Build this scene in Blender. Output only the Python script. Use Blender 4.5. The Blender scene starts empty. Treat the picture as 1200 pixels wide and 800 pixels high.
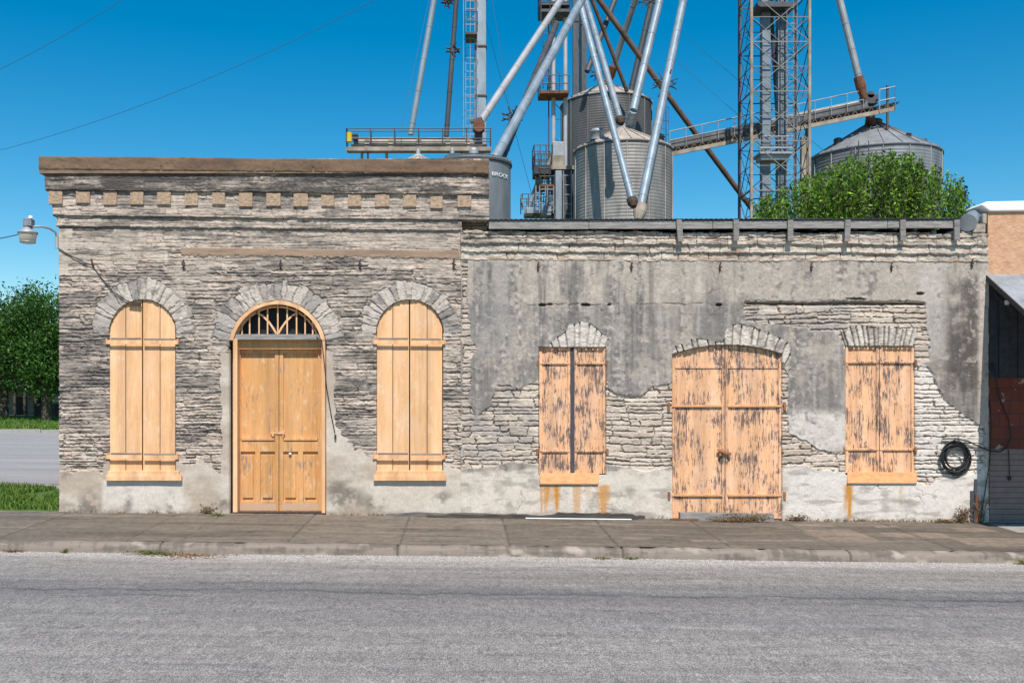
import bpy, math, random
import numpy as np
from mathutils import Vector, Matrix
random.seed(7)
SC = bpy.context.scene
COL = SC.collection
R = math.radians

# ------------------------------------------------------------------ camera, sky, sun, exposure
FPX, CZ, HX, HY, D0 = 1125.0, 1.9, 540.0, 462.0, 15.0
cam_d = bpy.data.cameras.new('camera'); cam = bpy.data.objects.new('camera', cam_d); COL.objects.link(cam)
cam.location = (0, -D0, CZ); cam.rotation_euler = (R(90), 0, 0)
cam_d.sensor_fit = 'HORIZONTAL'; cam_d.sensor_width = 36; cam_d.lens = 36*FPX/1200
cam_d.shift_x = (600-HX)/1200; cam_d.shift_y = (HY-400)/1200
cam_d.clip_end = 3000; cam_d.clip_start = 0.1
SC.camera = cam
SUN_EL, SUN_AZ = 53.0, 5.0        # azimuth: degrees to the right of straight behind the camera
w = bpy.data.worlds.new('World'); SC.world = w; w.use_nodes = True
nt = w.node_tree; nt.nodes.clear()
sky = nt.nodes.new('ShaderNodeTexSky'); sky.sky_type = 'NISHITA'; sky.sun_disc = False
sky.sun_elevation = R(SUN_EL); sky.sun_rotation = R(180-SUN_AZ)
sky.air_density = 1.0; sky.dust_density = 0.25; sky.ozone_density = 2.2; sky.altitude = 100
hs = nt.nodes.new('ShaderNodeHueSaturation'); hs.inputs['Hue'].default_value = 0.488
hs.inputs['Saturation'].default_value = 1.54; hs.inputs['Value'].default_value = 1.04
bg = nt.nodes.new('ShaderNodeBackground'); bg.inputs[1].default_value = 0.112
wo = nt.nodes.new('ShaderNodeOutputWorld')
nt.links.new(sky.outputs[0], hs.inputs['Color']); nt.links.new(hs.outputs[0], bg.inputs[0]); nt.links.new(bg.outputs[0], wo.inputs[0])
sd = bpy.data.lights.new('sun', 'SUN'); sun = bpy.data.objects.new('sun', sd); COL.objects.link(sun)
sd.energy = 4.9; sd.angle = R(0.53); sd.color = (1.0, 0.94, 0.865)
dirv = Vector((-math.sin(R(SUN_AZ))*math.cos(R(SUN_EL)), math.cos(R(SUN_AZ))*math.cos(R(SUN_EL)), -math.sin(R(SUN_EL))))
sun.rotation_euler = dirv.to_track_quat('-Z', 'Y').to_euler(); sun.location = (5, -20, 25)
SC.view_settings.view_transform = 'Standard'; SC.view_settings.look = 'None'
SC.view_settings.gamma = 1; SC.view_settings.exposure = 0.15

# ------------------------------------------------------------------ helpers
def P(u, v, dist=15.0):
    "the world point that stands dist metres in front of the camera plane at photo coordinates u, v"
    return Vector(((u-HX)/FPX*dist, dist-D0, CZ+(HY-v)/FPX*dist))
def W(u, v, d=0.0):
    "a point d metres in front of the facades"
    return P(u, v, D0-d)
def ground(x):
    return -0.012*max(-30, min(30, x))
def props(o, label=None, cat=None, group=None, kind=None):
    if label: o['label'] = label
    if cat: o['category'] = cat
    if group: o['group'] = group
    if kind: o['kind'] = kind
    return o
def thing(name, loc, label, cat, group=None):
    o = bpy.data.objects.new(name, None); COL.objects.link(o); o.location = loc
    o.empty_display_size = .2
    return props(o, label, cat, group)
class MB:
    def __init__(s): s.v = []; s.f = []
    def add(s, vs, fs):
        n = len(s.v); s.v += [tuple(x) for x in vs]; s.f += [tuple(n+i for i in f) for f in fs]; return s
    def box(s, a, b):
        x0, y0, z0 = (min(a[i], b[i]) for i in range(3)); x1, y1, z1 = (max(a[i], b[i]) for i in range(3))
        return s.add([(x0,y0,z0),(x1,y0,z0),(x1,y1,z0),(x0,y1,z0),(x0,y0,z1),(x1,y0,z1),(x1,y1,z1),(x0,y1,z1)],
            [(0,3,2,1),(4,5,6,7),(0,1,5,4),(1,2,6,5),(2,3,7,6),(3,0,4,7)])
    def wbox(s, u0, v0, u1, v1, d0, d1):
        "box on the facade: photo rectangle at its front face d1, back at d0"
        a = W(u0, v0, d1); b = W(u1, v1, d1)
        return s.box((a.x, -d1, a.z), (b.x, -d0, b.z))
    def tube(s, p0, p1, r0, r1=None, n=10, cap=True):
        p0 = Vector(p0); p1 = Vector(p1); r1 = r0 if r1 is None else r1
        d = (p1-p0).normalized(); a = d.orthogonal().normalized(); b = d.cross(a)
        vs = []
        for p, r in ((p0, r0), (p1, r1)):
            for i in range(n):
                t = 2*math.pi*i/n; vs.append(p+a*(r*math.cos(t))+b*(r*math.sin(t)))
        fs = [(i, (i+1) % n, n+(i+1) % n, n+i) for i in range(n)]
        if cap: fs += [tuple(reversed(range(n))), tuple(range(n, 2*n))]
        return s.add(vs, fs)
    def beam(s, p0, p1, w, h):
        p0 = Vector(p0); p1 = Vector(p1); d = (p1-p0).normalized()
        up = Vector((0,0,1)) if abs(d.z) < .95 else Vector((0,1,0))
        a = d.cross(up).normalized()*(w/2); b = a.cross(d).normalized()*(h/2)
        vs = [p+x+y for p in (p0, p1) for x, y in ((-a,-b),(a,-b),(a,b),(-a,b))]
        return s.add(vs, [(0,1,2,3),(7,6,5,4),(0,4,5,1),(1,5,6,2),(2,6,7,3),(3,7,4,0)])
    def path(s, pts, r, n=8):
        pts = [Vector(p) for p in pts]; vs = []; fs = []; a = None
        for i, p in enumerate(pts):
            d = (pts[min(i+1, len(pts)-1)]-pts[max(i-1, 0)]).normalized()
            a = d.orthogonal().normalized() if a is None else (a-d*a.dot(d)).normalized()
            b = d.cross(a)
            vs += [p+a*(r*math.cos(2*math.pi*k/n))+b*(r*math.sin(2*math.pi*k/n)) for k in range(n)]
            if i: fs += [((i-1)*n+k, (i-1)*n+(k+1) % n, i*n+(k+1) % n, i*n+k) for k in range(n)]
        fs += [tuple(reversed(range(n))), tuple(range(len(vs)-n, len(vs)))]
        return s.add(vs, fs)
    def prism(s, poly, y0, y1):
        "poly: list of (x, z); from y0 (front) to y1 (back)"
        n = len(poly)
        return s.add([(x, y0, z) for x, z in poly]+[(x, y1, z) for x, z in poly],
            [tuple(range(n)), tuple(reversed(range(n, 2*n)))]+[(i, n+i, n+(i+1) % n, (i+1) % n) for i in range(n)])
    def lathe(s, prof, c, n=48):
        "prof: list of (r, z)"
        vs = []
        for r, z in prof:
            vs += [(c[0]+r*math.cos(2*math.pi*k/n), c[1]+r*math.sin(2*math.pi*k/n), c[2]+z) for k in range(n)]
        fs = [((i)*n+k, i*n+(k+1) % n, (i+1)*n+(k+1) % n, (i+1)*n+k) for i in range(len(prof)-1) for k in range(n)]
        return s.add(vs, fs)
    def build(s, name, m, parent=None, bevel=0, smooth=False):
        me = bpy.data.meshes.new(name); me.from_pydata(s.v, [], s.f); me.materials.append(m)
        o = bpy.data.objects.new(name, me); COL.objects.link(o)
        me.validate(); me.update()
        if smooth:
            for p in me.polygons: p.use_smooth = True
        if bevel:
            b = o.modifiers.new('bevel', 'BEVEL'); b.width = bevel; b.segments = 2; b.limit_method = 'ANGLE'
        if parent is not None:
            o.parent = parent; me.transform(Matrix.Translation(-parent.location)) if parent.type == 'EMPTY' else me.transform(Matrix.Translation(-WL(parent)))
        else:
            bb = np.array([v.co[:] for v in me.vertices]); c = Vector(((bb[:,0].min()+bb[:,0].max())/2, (bb[:,1].min()+bb[:,1].max())/2, bb[:,2].min()))
            me.transform(Matrix.Translation(-c)); o.location = c
        return o
def WL(o):
    l = Vector(o.location)
    while o.parent: o = o.parent; l += Vector(o.location)
    return l
def grid_object(name, X, Y, Z, cellmask, colr, mat, parent=None, back=0, hole=None):
    "a dense relief sheet; back > 0 closes its cut edges with reveals that deep"
    nr, nc = X.shape
    idx = np.arange(nr*nc).reshape(nr, nc)
    q = np.stack([idx[:-1,:-1], idx[1:,:-1], idx[1:,1:], idx[:-1,1:]], -1)[cellmask]
    V = np.stack([X, Y, Z], -1).reshape(-1, 3); C = colr.reshape(-1, 3)*np.array([1.01, .975, .955])
    if back:
        void = np.pad(hole, 1, constant_values=True); m = cellmask
        E = []
        E.append(np.stack([idx[:-1,:-1], idx[:-1,1:]], -1)[m & void[:-2,1:-1]])
        E.append(np.stack([idx[1:,1:], idx[1:,:-1]], -1)[m & void[2:,1:-1]])
        E.append(np.stack([idx[1:,:-1], idx[:-1,:-1]], -1)[m & void[1:-1,:-2]])
        E.append(np.stack([idx[:-1,1:], idx[1:,1:]], -1)[m & void[1:-1,2:]])
        E = np.concatenate(E)
        n0 = len(V); Vb = V.copy(); Vb[:,1] += back
        V = np.concatenate([V, Vb]); C = np.concatenate([C, C])
        q = np.concatenate([q, np.stack([E[:,0], E[:,1], E[:,1]+n0, E[:,0]+n0], -1)])
    used, inv = np.unique(q.ravel(), return_inverse=True)
    V = V[used]; C = C[used]; q = inv.reshape(-1, 4)
    off = np.array(WL(parent)) if parent is not None else np.zeros(3)
    V = V-off
    me = bpy.data.meshes.new(name); me.vertices.add(len(V)); me.vertices.foreach_set('co', V.astype(np.float32).ravel())
    me.loops.add(len(q)*4); me.loops.foreach_set('vertex_index', q.astype(np.int32).ravel())
    me.polygons.add(len(q)); me.polygons.foreach_set('loop_start', (np.arange(len(q))*4).astype(np.int32))
    try: me.polygons.foreach_set('loop_total', np.full(len(q), 4, np.int32))
    except Exception: pass
    me.update(calc_edges=True)
    a = me.color_attributes.new('col', 'FLOAT_COLOR', 'POINT')
    a.data.foreach_set('color', np.concatenate([np.clip(C, 0, 1), np.ones((len(C), 1))], 1).astype(np.float32).ravel())
    me.materials.append(mat)
    me.polygons.foreach_set('use_smooth', np.ones(len(q), bool))
    o = bpy.data.objects.new(name, me); COL.objects.link(o)
    if parent is not None: o.parent = parent
    return o

# numpy noise
def vnoise(x, y, seed):
    rs = np.random.RandomState(seed); T = rs.rand(256, 256)
    xi = np.floor(x).astype(int); yi = np.floor(y).astype(int); fx = x-xi; fy = y-yi
    fx = fx*fx*fx*(fx*(fx*6-15)+10); fy = fy*fy*fy*(fy*(fy*6-15)+10)
    a = T[yi & 255, xi & 255]; b = T[yi & 255, (xi+1) & 255]; c = T[(yi+1) & 255, xi & 255]; d = T[(yi+1) & 255, (xi+1) & 255]
    return (a*(1-fx)+b*fx)*(1-fy)+(c*(1-fx)+d*fx)*fy
def fbm(U, V, sx, sy, o=3, seed=0):
    "-1..1 roughly"
    t = 0; amp = 1; n = 0
    for k in range(o):
        t = t+amp*(vnoise(U/sx*2**k+17.3*k, V/sy*2**k+9.1*k, seed+k)*2-1); n += amp; amp *= .55
    return t/n
def ss(a, b, x):
    t = np.clip((x-a)/(b-a), 0, 1); return t*t*(3-2*t)
def rect(U, V, u0, v0, u1, v1, s=3):
    return ss(u0-s, u0+s, U)*(1-ss(u1-s, u1+s, U))*ss(v0-s, v0+s, V)*(1-ss(v1-s, v1+s, V))
def inpoly(U, V, poly):
    c = np.zeros(U.shape, bool); n = len(poly)
    for i in range(n):
        x0, y0 = poly[i]; x1, y1 = poly[(i+1) % n]
        if y0 == y1: continue
        t = ((y0 > V) != (y1 > V)) & (U < (x1-x0)*(V-y0)/(y1-y0)+x0)
        c ^= t
    return c
def mix(a, b, t):
    t = t[..., None]; return a*(1-t)+np.asarray(b)*t
def ashlar(U, V, seed, bh=(9, 15), cw=(26, 80), sub=4.8, warp=2.0):
    "random rubble coursing: returns edge distance (px), random value, second random, local x, local y"
    rs = np.random.RandomState(seed)
    Vw = V+fbm(U, V, 110, 60, 2, seed+50)*warp*1.5+fbm(U, V, 16, 9, 2, seed+53)*warp*.30+fbm(U, V, 5, 3.5, 2, seed+51)*warp*.34
    Uw = U+fbm(U, V, 9, 4, 3, seed+52)*3.0
    e = np.zeros(U.shape); r1 = np.zeros(U.shape); r2 = np.zeros(U.shape); lx = np.zeros(U.shape); ly = np.zeros(U.shape)
    v = V.min()-20
    while v < V.max()+20:
        h = rs.uniform(*bh); m = (Vw >= v) & (Vw < v+h)
        if m.any():
            cuts = np.cumsum(np.concatenate([[U.min()-60-rs.rand()*40], rs.uniform(cw[0], cw[1], 90)]))
            n = len(cuts); x = Uw[m]; y = (Vw[m]-v)/h
            ci = np.clip(np.searchsorted(cuts, x)-1, 0, n-2)
            ns = np.maximum(1, np.round(h/sub+rs.uniform(-1.1, .7, n))).astype(int)
            fr = np.sort(np.clip((np.arange(4)[None, :]+1)/ns[:, None]+rs.uniform(-.09, .09, (n, 4)), 0, 1), 1)
            fr[np.arange(4)[None, :] >= ns[:, None]-1] = 1.0
            fr = np.concatenate([np.zeros((n, 1)), fr], 1)
            F = fr[ci]; si = (y[:, None] >= F[:, 1:]).sum(1).clip(0, 3)
            lo = F[np.arange(len(x)), si]; hi = np.where(F[np.arange(len(x)), si+1] <= lo, 1.0, F[np.arange(len(x)), si+1])
            xf = (x-cuts[ci])/(cuts[ci+1]-cuts[ci]); cwid = (cuts[ci+1]-cuts[ci])
            c1 = rs.uniform(.2, .8, (n, 4)); c1[rs.rand(n, 4) < .35] = 1.0
            k = c1[ci, si]; sd_ = (xf > k).astype(int)
            xl = np.where(sd_ == 1, k, 0); xh = np.where(sd_ == 1, 1, k)
            dx = np.minimum(xf-xl, xh-xf)*cwid; dy = np.minimum(y-lo, hi-y)*h
            e[m] = np.minimum(dx*1.1, dy); T1 = rs.rand(n, 4, 2); T2 = rs.rand(n, 4, 2)
            r1[m] = T1[ci, si, sd_]; r2[m] = T2[ci, si, sd_]
            lx[m] = (xf-xl)/np.maximum(xh-xl, .01)-.5; ly[m] = (y-lo)/np.maximum(hi-lo, .01)-.5
        v += h
    return e, r1, r2, lx, ly

# ------------------------------------------------------------------ materials
def mat(name):
    m = bpy.data.materials.new(name); m.use_nodes = True; t = m.node_tree; b = t.nodes['Principled BSDF']
    return m, t, b
def N(t, kind, **kw):
    n = t.nodes.new(kind)
    for k, v in kw.items():
        if k in n.inputs: n.inputs[k].default_value = v
        else: setattr(n, k, v)
    return n
def coord(t, scale=(1,1,1), out='Object', rot=(0,0,0)):
    c = t.nodes.new('ShaderNodeTexCoord'); m = t.nodes.new('ShaderNodeMapping'); m.inputs['Scale'].default_value = scale; m.inputs['Rotation'].default_value = rot
    t.links.new(c.outputs[out], m.inputs[0]); return m.outputs[0]
def noise(t, vec, scale, detail=4, rough=.6, dist=0):
    n = N(t, 'ShaderNodeTexNoise', Scale=scale, Detail=detail, Roughness=rough, Distortion=dist); t.links.new(vec, n.inputs['Vector']); return n.outputs['Fac']
def ramp(t, fac, stops):
    r = t.nodes.new('ShaderNodeValToRGB'); e = r.color_ramp.elements
    while len(e) < len(stops): e.new(.5)
    for k, (p, c) in enumerate(stops):
        e[k].position = p; e[k].color = (c, c, c, 1) if isinstance(c, (int, float)) else (*c, 1)
    t.links.new(fac, r.inputs[0]); return r.outputs[0]
def mixc(t, fac, a, b, mode='MIX'):
    m = t.nodes.new('ShaderNodeMix'); m.data_type = 'RGBA'; m.blend_type = mode
    for s, v in ((0, fac), (6, a), (7, b)):
        if isinstance(v, (int, float)): m.inputs[s].default_value = v
        elif isinstance(v, tuple): m.inputs[s].default_value = (*v, 1)
        else: t.links.new(v, m.inputs[s])
    return m.outputs[2]
def bump(t, b, h, strength=.4, dist=.01):
    n = N(t, 'ShaderNodeBump', Strength=strength, Distance=dist); t.links.new(h, n.inputs['Height']); t.links.new(n.outputs[0], b.inputs['Normal'])
def math_(t, op, a, b=0.0):
    m = t.nodes.new('ShaderNodeMath'); m.operation = op
    for i, v in enumerate((a, b)):
        if isinstance(v, (int, float)): m.inputs[i].default_value = v
        else: t.links.new(v, m.inputs[i])
    return m.outputs[0]
def relief_mat(name, fine=90, amt=.35, bstr=.5):
    "albedo of the individual stones comes from the mesh; grain is added here"
    m, t, b = mat(name)
    a = t.nodes.new('ShaderNodeAttribute'); a.attribute_name = 'col'
    c = coord(t, (1, 1, 2.2)); n1 = noise(t, c, fine, 5, .7)
    g = ramp(t, n1, [(.28, 1-amt), (.55, 1.0), (.75, 1+amt*.35)])
    col_ = mixc(t, 1.0, a.outputs['Color'], g, 'MULTIPLY'); t.links.new(col_, b.inputs['Base Color'])
    b.inputs['Roughness'].default_value = .92; b.inputs['Specular IOR Level'].default_value = .2
    bump(t, b, noise(t, c, fine*.7, 6, .7), bstr, .008)
    return m
def simple(name, colr, rough=.7, metal=0, var=.2, scale=6, stretch=(1,1,1), bumps=.2, colr2=None, spec=.4):
    m, t, b = mat(name); c = coord(t, stretch); n = noise(t, c, scale, 5, .65)
    c2 = colr2 or tuple(x*(1-var) for x in colr); c1 = tuple(min(1, x*(1+var*.5)) for x in colr)
    t.links.new(mixc(t, ramp(t, n, [(.32, 0.0), (.68, 1.0)]), c2, c1), b.inputs['Base Color'])
    b.inputs['Roughness'].default_value = rough; b.inputs['Metallic'].default_value = metal; b.inputs['Specular IOR Level'].default_value = spec
    if bumps: bump(t, b, noise(t, c, scale*6, 4, .6), bumps, .005)
    return m
def paint(name, worn=0.0, base=(.80, .455, .225), dark=(.07, .07, .082), seed=0.0, stroke=(1,1,1)):
    "aged orange paint on boards; worn = share of bare or blackened wood showing"
    m, t, b = mat(name); c = coord(t)
    off = N(t, 'ShaderNodeVectorMath'); off.operation = 'ADD'; off.inputs[1].default_value = (seed*3.1, seed, seed*1.7)
    t.links.new(c, off.inputs[0]); v = off.outputs[0]
    def mp(s):
        q = t.nodes.new('ShaderNodeMapping'); q.inputs['Scale'].default_value = s; t.links.new(v, q.inputs[0]); return q.outputs[0]
    grain = noise(t, mp((60, 60, 3.5)), 1.0, 4, .65)
    blot = noise(t, mp((5, 5, 2)), 1.0, 4, .6)
    c1 = mixc(t, ramp(t, grain, [(.3, 0.0), (.7, 1.0)]), tuple(x*.82 for x in base), tuple(min(.9, x*1.08) for x in base))
    c1 = mixc(t, ramp(t, blot, [(.40, 0.0), (.72, .55)]), c1, (base[0]*1.02, base[1]*1.2, base[2]*1.6))
    drip = noise(t, mp((16, 16, 1.1)), 1.0, 3, .6)
    c1 = mixc(t, ramp(t, drip, [(.55, 0.0), (.78, .45)]), c1, (base[0]*.75, base[1]*.68, base[2]*.6))
    brd = noise(t, mp((7, 7, .25)), 1.0, 2, .5); c1 = mixc(t, 1.0, c1, ramp(t, brd, [(.3, .78), (.7, 1.12)]), 'MULTIPLY')
    fade = noise(t, mp((11, 11, 5)), 1.0, 5, .7); c1 = mixc(t, ramp(t, fade, [(.56, 0.0), (.66, .38)]), c1, (.80, .62, .43))
    spk = noise(t, mp((30, 30, 16)), 1.0, 5, .7)
    c1 = mixc(t, ramp(t, spk, [(.63, 0.0), (.70, .65)]), c1, (.27, .22, .18))
    if worn:
        s1 = noise(t, mp((34, 34, 3.4)), 1.0, 6, .78); s2 = noise(t, mp((4.6, 4.6, 3.4)), 1.0, 4, .65); s3 = noise(t, mp((95, 95, 12)), 1.0, 3, .6)
        k = math_(t, 'ADD', math_(t, 'MULTIPLY', s1, .62), math_(t, 'ADD', math_(t, 'MULTIPLY', s2, .44), math_(t, 'MULTIPLY', s3, .27)))
        thr = .785-worn*.095
        c1 = mixc(t, ramp(t, k, [(thr-.028, 0.0), (thr+.030, .88)]), c1, dark)
    t.links.new(c1, b.inputs['Base Color']); b.inputs['Roughness'].default_value = .72; b.inputs['Specular IOR Level'].default_value = .25
    bump(t, b, grain, .35, .004)
    return m
M = {}
M['stone'] = relief_mat('weathered_limestone', 95, .42, .6)
M['plaster'] = relief_mat('old_lime_plaster', 46, .36, .42)
M['walk'] = relief_mat('concrete_slab', 80, .22, .3)
M['coping'] = simple('brown_coping_concrete', (.23, .155, .10), .9, 0, .45, 5, (1, 1, 3), .5)
M['dentil'] = simple('tan_stone_block', (.44, .31, .21), .9, 0, .55, 18, (1,1,2), .5)
M['paint_a'] = paint('orange_paint_sound', 0, seed=1.0)
M['paint_door'] = paint('orange_paint_scuffed', .30, base=(.66, .335, .125), dark=(.22, .19, .18), seed=4.3)
M['paint_b'] = paint('orange_paint_flaking', 1.0, base=(.80, .44, .235), seed=9.1)
M['paint_c'] = paint('orange_paint_half_flaked', .78, base=(.80, .44, .235), seed=15.7)
M['paint_d'] = paint('orange_paint_streaked', .88, base=(.80, .44, .235), seed=22.4)
M['black_paint'] = simple('blackened_wood', (.03, .035, .055), .8, 0, .5, 9, (3,3,1.0), .4, (.10,.075,.07))
M['sill_o'] = simple('orange_iron_sill', (.74, .37, .16), .65, 0, .25, 9, (1,1,2), .2)
M['old_wood'] = simple('weathered_grey_timber', (.30, .28, .26), .9, 0, .5, 7, (.6, 8, 8), .6)
M['plank'] = simple('rotting_dark_timber', (.085, .072, .062), .9, 0, .6, 6, (.6, 9, 9), .6)
M['iron'] = simple('rusty_dark_iron', (.09, .06, .045), .75, .3, .5, 20)
M['rust'] = simple('rusty_steel', (.20, .085, .045), .85, .1, .5, 3, (1,1,1), .3)
M['rust_pipe'] = simple('brown_rusted_pipe', (.15, .095, .07), .8, .2, .5, 1.2, (1,1,1), .1)
M['galv'] = simple('galvanised_steel', (.34, .355, .37), .55, .3, .25, 1.3, (1,1,1), .05)
M['galv_blue'] = simple('bluish_galvanised_pipe', (.27, .325, .37), .55, .3, .3, 1.5, (1,1,.5), .05)
M['galv_dark'] = simple('dull_dark_steel', (.085, .09, .10), .6, .3, .35, 1.5, (1,1,.5), .05)
M['silver'] = simple('bright_zinc_pipe', (.46, .45, .45), .5, .35, .2, 1.0, (1,1,1), .05)
M['silo_l'] = simple('corrugated_zinc_light', (.285, .268, .255), .58, .35, .4, 1.4, (1,1,.3), .03)
M['silo_d'] = simple('corrugated_zinc_dull', (.13, .125, .125), .6, .4, .35, 1.2, (1,1,.3), .03)
M['silo_b'] = simple('smooth_zinc_bin', (.24, .25, .262), .6, .35, .3, 1.4, (1,1,.3), .03)
M['roof_l'] = simple('dusty_bin_roof', (.48, .41, .35), .75, .15, .3, 1.2, (1,1,1), .1)
M['roof_g'] = simple('grey_bin_roof', (.30, .31, .32), .6, .35, .3, 1.2, (1,1,1), .1)
M['tan_steel'] = simple('dusty_tan_steel', (.34, .285, .225), .8, .1, .45, 1.5, (1,1,1), .2)
M['tin_dark'] = simple('dark_tin_sheet', (.06, .06, .065), .7, .3, .4, 3)
M['black'] = simple('black_rubber', (.018, .018, .02), .5, 0, .3, 20, bumps=.1)
M['white'] = simple('white_coating', (.80, .79, .77), .7, 0, .08, 4)
M['unlit_inside'] = simple('unlit_inside_black', (.012, .012, .014), .6, 0, .3, 5, bumps=0)  # near-black colour standing in for the darkness inside openings
M['yellow'] = simple('yellow_motor_paint', (.70, .45, .03), .5, 0, .2, 5)
M['soil'] = simple('bare_soil', (.16, .12, .085), .95, 0, .5, 8)

# ------------------------------------------------------------------ GROUND
def sheet(name, x0, x1, y0, y1, dz, m, nx=60, ny=2, kind='structure', crown=None):
    mb = MB(); vs = []; fs = []
    for j in range(ny+1):
        for i in range(nx+1):
            x = x0+(x1-x0)*i/nx; y = y0+(y1-y0)*j/ny
            vs.append((x, y, ground(x)+dz+(crown(x, y) if crown else 0)))
    for j in range(ny):
        for i in range(nx):
            a = j*(nx+1)+i; fs.append((a, a+1, a+nx+2, a+nx+1))
    mb.add(vs, fs)
    me = bpy.data.meshes.new(name); me.from_pydata(vs, [], fs); me.materials.append(m)
    for p in me.polygons: p.use_smooth = True
    o = bpy.data.objects.new(name, me); COL.objects.link(o); return props(o, kind=kind)
m, t, b = mat('dry_ground'); c = coord(t)
t.links.new(mixc(t, ramp(t, noise(t, c, .15, 6), [(.4, 0.0), (.6, 1.0)]), (.17,.15,.09), (.09,.13,.045)), b.inputs['Base Color']); b.inputs['Roughness'].default_value = .95
M['ground'] = m
sheet('ground', -900, 900, -700, 1500, -.34, M['ground'], 120, 40)

# chip seal road
m, t, b = mat('chip_seal_asphalt')
c = coord(t, (1, .36, 1)); g1 = noise(t, c, 85, 2, .9); g2 = noise(t, c, 15, 4, .75)
st = noise(t, coord(t, (.22, 2.6, 1)), 1.6, 6, .68, .4); st2 = noise(t, coord(t, (.9, 9, 1)), 1.0, 5, .7, .3)
big = noise(t, coord(t, (.12, .8, 1)), 1.0, 3, .5)
pos = N(t, 'ShaderNodeSeparateXYZ'); tc = t.nodes.new('ShaderNodeTexCoord'); t.links.new(tc.outputs['Object'], pos.inputs[0])
yy = math_(t, 'ADD', pos.outputs[1], math_(t, 'MULTIPLY', math_(t, 'SUBTRACT', st, .5), 1.1))
def band(y0, wd):
    q = math_(t, 'DIVIDE', math_(t, 'SUBTRACT', yy, y0), wd); q = math_(t, 'MULTIPLY', q, q)
    return math_(t, 'POWER', 2.718, math_(t, 'MULTIPLY', q, -1.0))
base = mixc(t, ramp(t, st, [(.3, 0.0), (.7, 1.0)]), (.222, .203, .188), (.33, .302, .276))
base = mixc(t, math_(t, 'MULTIPLY', band(-5.0, .62), .6), base, (.125, .123, .127))
base = mixc(t, math_(t, 'MULTIPLY', band(-6.2, .45), .3), base, (.155, .152, .156))
base = mixc(t, math_(t, 'MULTIPLY', band(-2.7, .45), .8), base, (.46, .42, .385))
base = mixc(t, ramp(t, st2, [(.56, 0.0), (.70, .6)]), base, (.12, .12, .125))
def seam(y0, wd, sd, lo):
    wob_ = noise(t, coord(t, (.55, .1, 1)), 1.0+sd, 6, .72); msk = ramp(t, noise(t, coord(t, (.35+sd*.1, 1.5, 1)), 1.3, 4, .7), [(lo, 0.0), (lo+.08, 1.0)])
    q = math_(t, 'DIVIDE', math_(t, 'SUBTRACT', math_(t, 'ADD', pos.outputs[1], math_(t, 'MULTIPLY', math_(t, 'SUBTRACT', wob_, .5), .9)), y0), wd)
    return math_(t, 'MULTIPLY', math_(t, 'POWER', 2.718, math_(t, 'MULTIPLY', math_(t, 'MULTIPLY', q, q), -1.0)), msk)
for y0_, wd_, sd_, lo_, k_ in ((-5.05, .045, .0, .40, .75), (-5.35, .03, .6, .50, .6), (-4.6, .06, 1.1, .52, .45), (-5.9, .04, 1.7, .52, .5), (-6.8, .05, 2.2, .56, .45)):
    base = mixc(t, math_(t, 'MULTIPLY', seam(y0_, wd_, sd_, lo_), k_), base, (.075, .075, .08))
base = mixc(t, ramp(t, noise(t, coord(t, (.5, 3.2, 1)), 1.4, 5, .7, .3), [(.60, 0.0), (.70, .5)]), base, (.42, .385, .355))
base = mixc(t, 1.0, base, ramp(t, g2, [(.3, .74), (.5, 1.0), (.7, 1.22)]), 'MULTIPLY')
base = mixc(t, 1.0, base, ramp(t, g1, [(.33, .42), (.5, .96), (.67, 1.62)]), 'MULTIPLY')
t.links.new(base, b.inputs['Base Color']); b.inputs['Roughness'].default_value = .9; b.inputs['Specular IOR Level'].default_value = .25
bump(t, b, g1, .9, .012); M['road'] = m
def crown(x, y): return .10*math.exp(-((y+8.5)/4.0)**2)+.006*math.sin(x*.7+y*2)
sheet('road', -90, 90, -16, -2.35, -.21, M['road'], 120, 60, crown=crown)
sheet('far_verge', -90, 90, -60, -16, -.20, M['ground'], 40, 2)

# cross street on the left, behind the corner
m, t, b = mat('grey_street_asphalt')
c = coord(t); g = noise(t, c, 30, 3, .8); s_ = noise(t, coord(t, (.15, .9, 1)), 1.0, 5, .7)
q = mixc(t, ramp(t, s_, [(.3, 0.0), (.7, 1.0)]), (.25, .235, .23), (.36, .335, .32)); q = mixc(t, 1.0, q, ramp(t, g, [(.3, .7), (.7, 1.3)]), 'MULTIPLY')
t.links.new(q, b.inputs['Base Color']); b.inputs['Roughness'].default_value = .9; M['street'] = m
sheet('side_street', -90, -6.35, 4.6, 27.5, -.02, M['street'], 40, 4)
sheet('street_shoulder', -90, -6.35, 3.4, 4.9, -.028, simple('pinkish_gravel', (.40,.33,.28), .95, 0, .4, 10), 40, 3)
M['lawn'] = simple('lawn_soil_green', (.085, .15, .03), .95, 0, .4, 3)
sheet('grass_verge', -90, -6.2, -.02, 3.7, -.018, M['lawn'], 40, 3)
sheet('lawn', -90, -2, 27.75, 75, .10, M['lawn'], 40, 3)
mb = MB()
for i in range(40):
    x0 = -90+i*2.1; mb.add([(x0, 27.5, ground(x0)-.1), (x0+2.08, 27.5, ground(x0)-.1), (x0+2.08, 27.5, ground(x0)+.11), (x0, 27.5, ground(x0)+.11), (x0, 27.8, ground(x0)-.1), (x0+2.08, 27.8, ground(x0)-.1), (x0+2.08, 27.8, ground(x0)+.11), (x0, 27.8, ground(x0)+.11)],
        [(0,1,2,3), (3,2,6,7), (0,3,7,4), (1,5,6,2)])
props(mb.build('far_kerb', simple('kerb_far', (.34,.32,.29), .9)), kind='structure')

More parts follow.
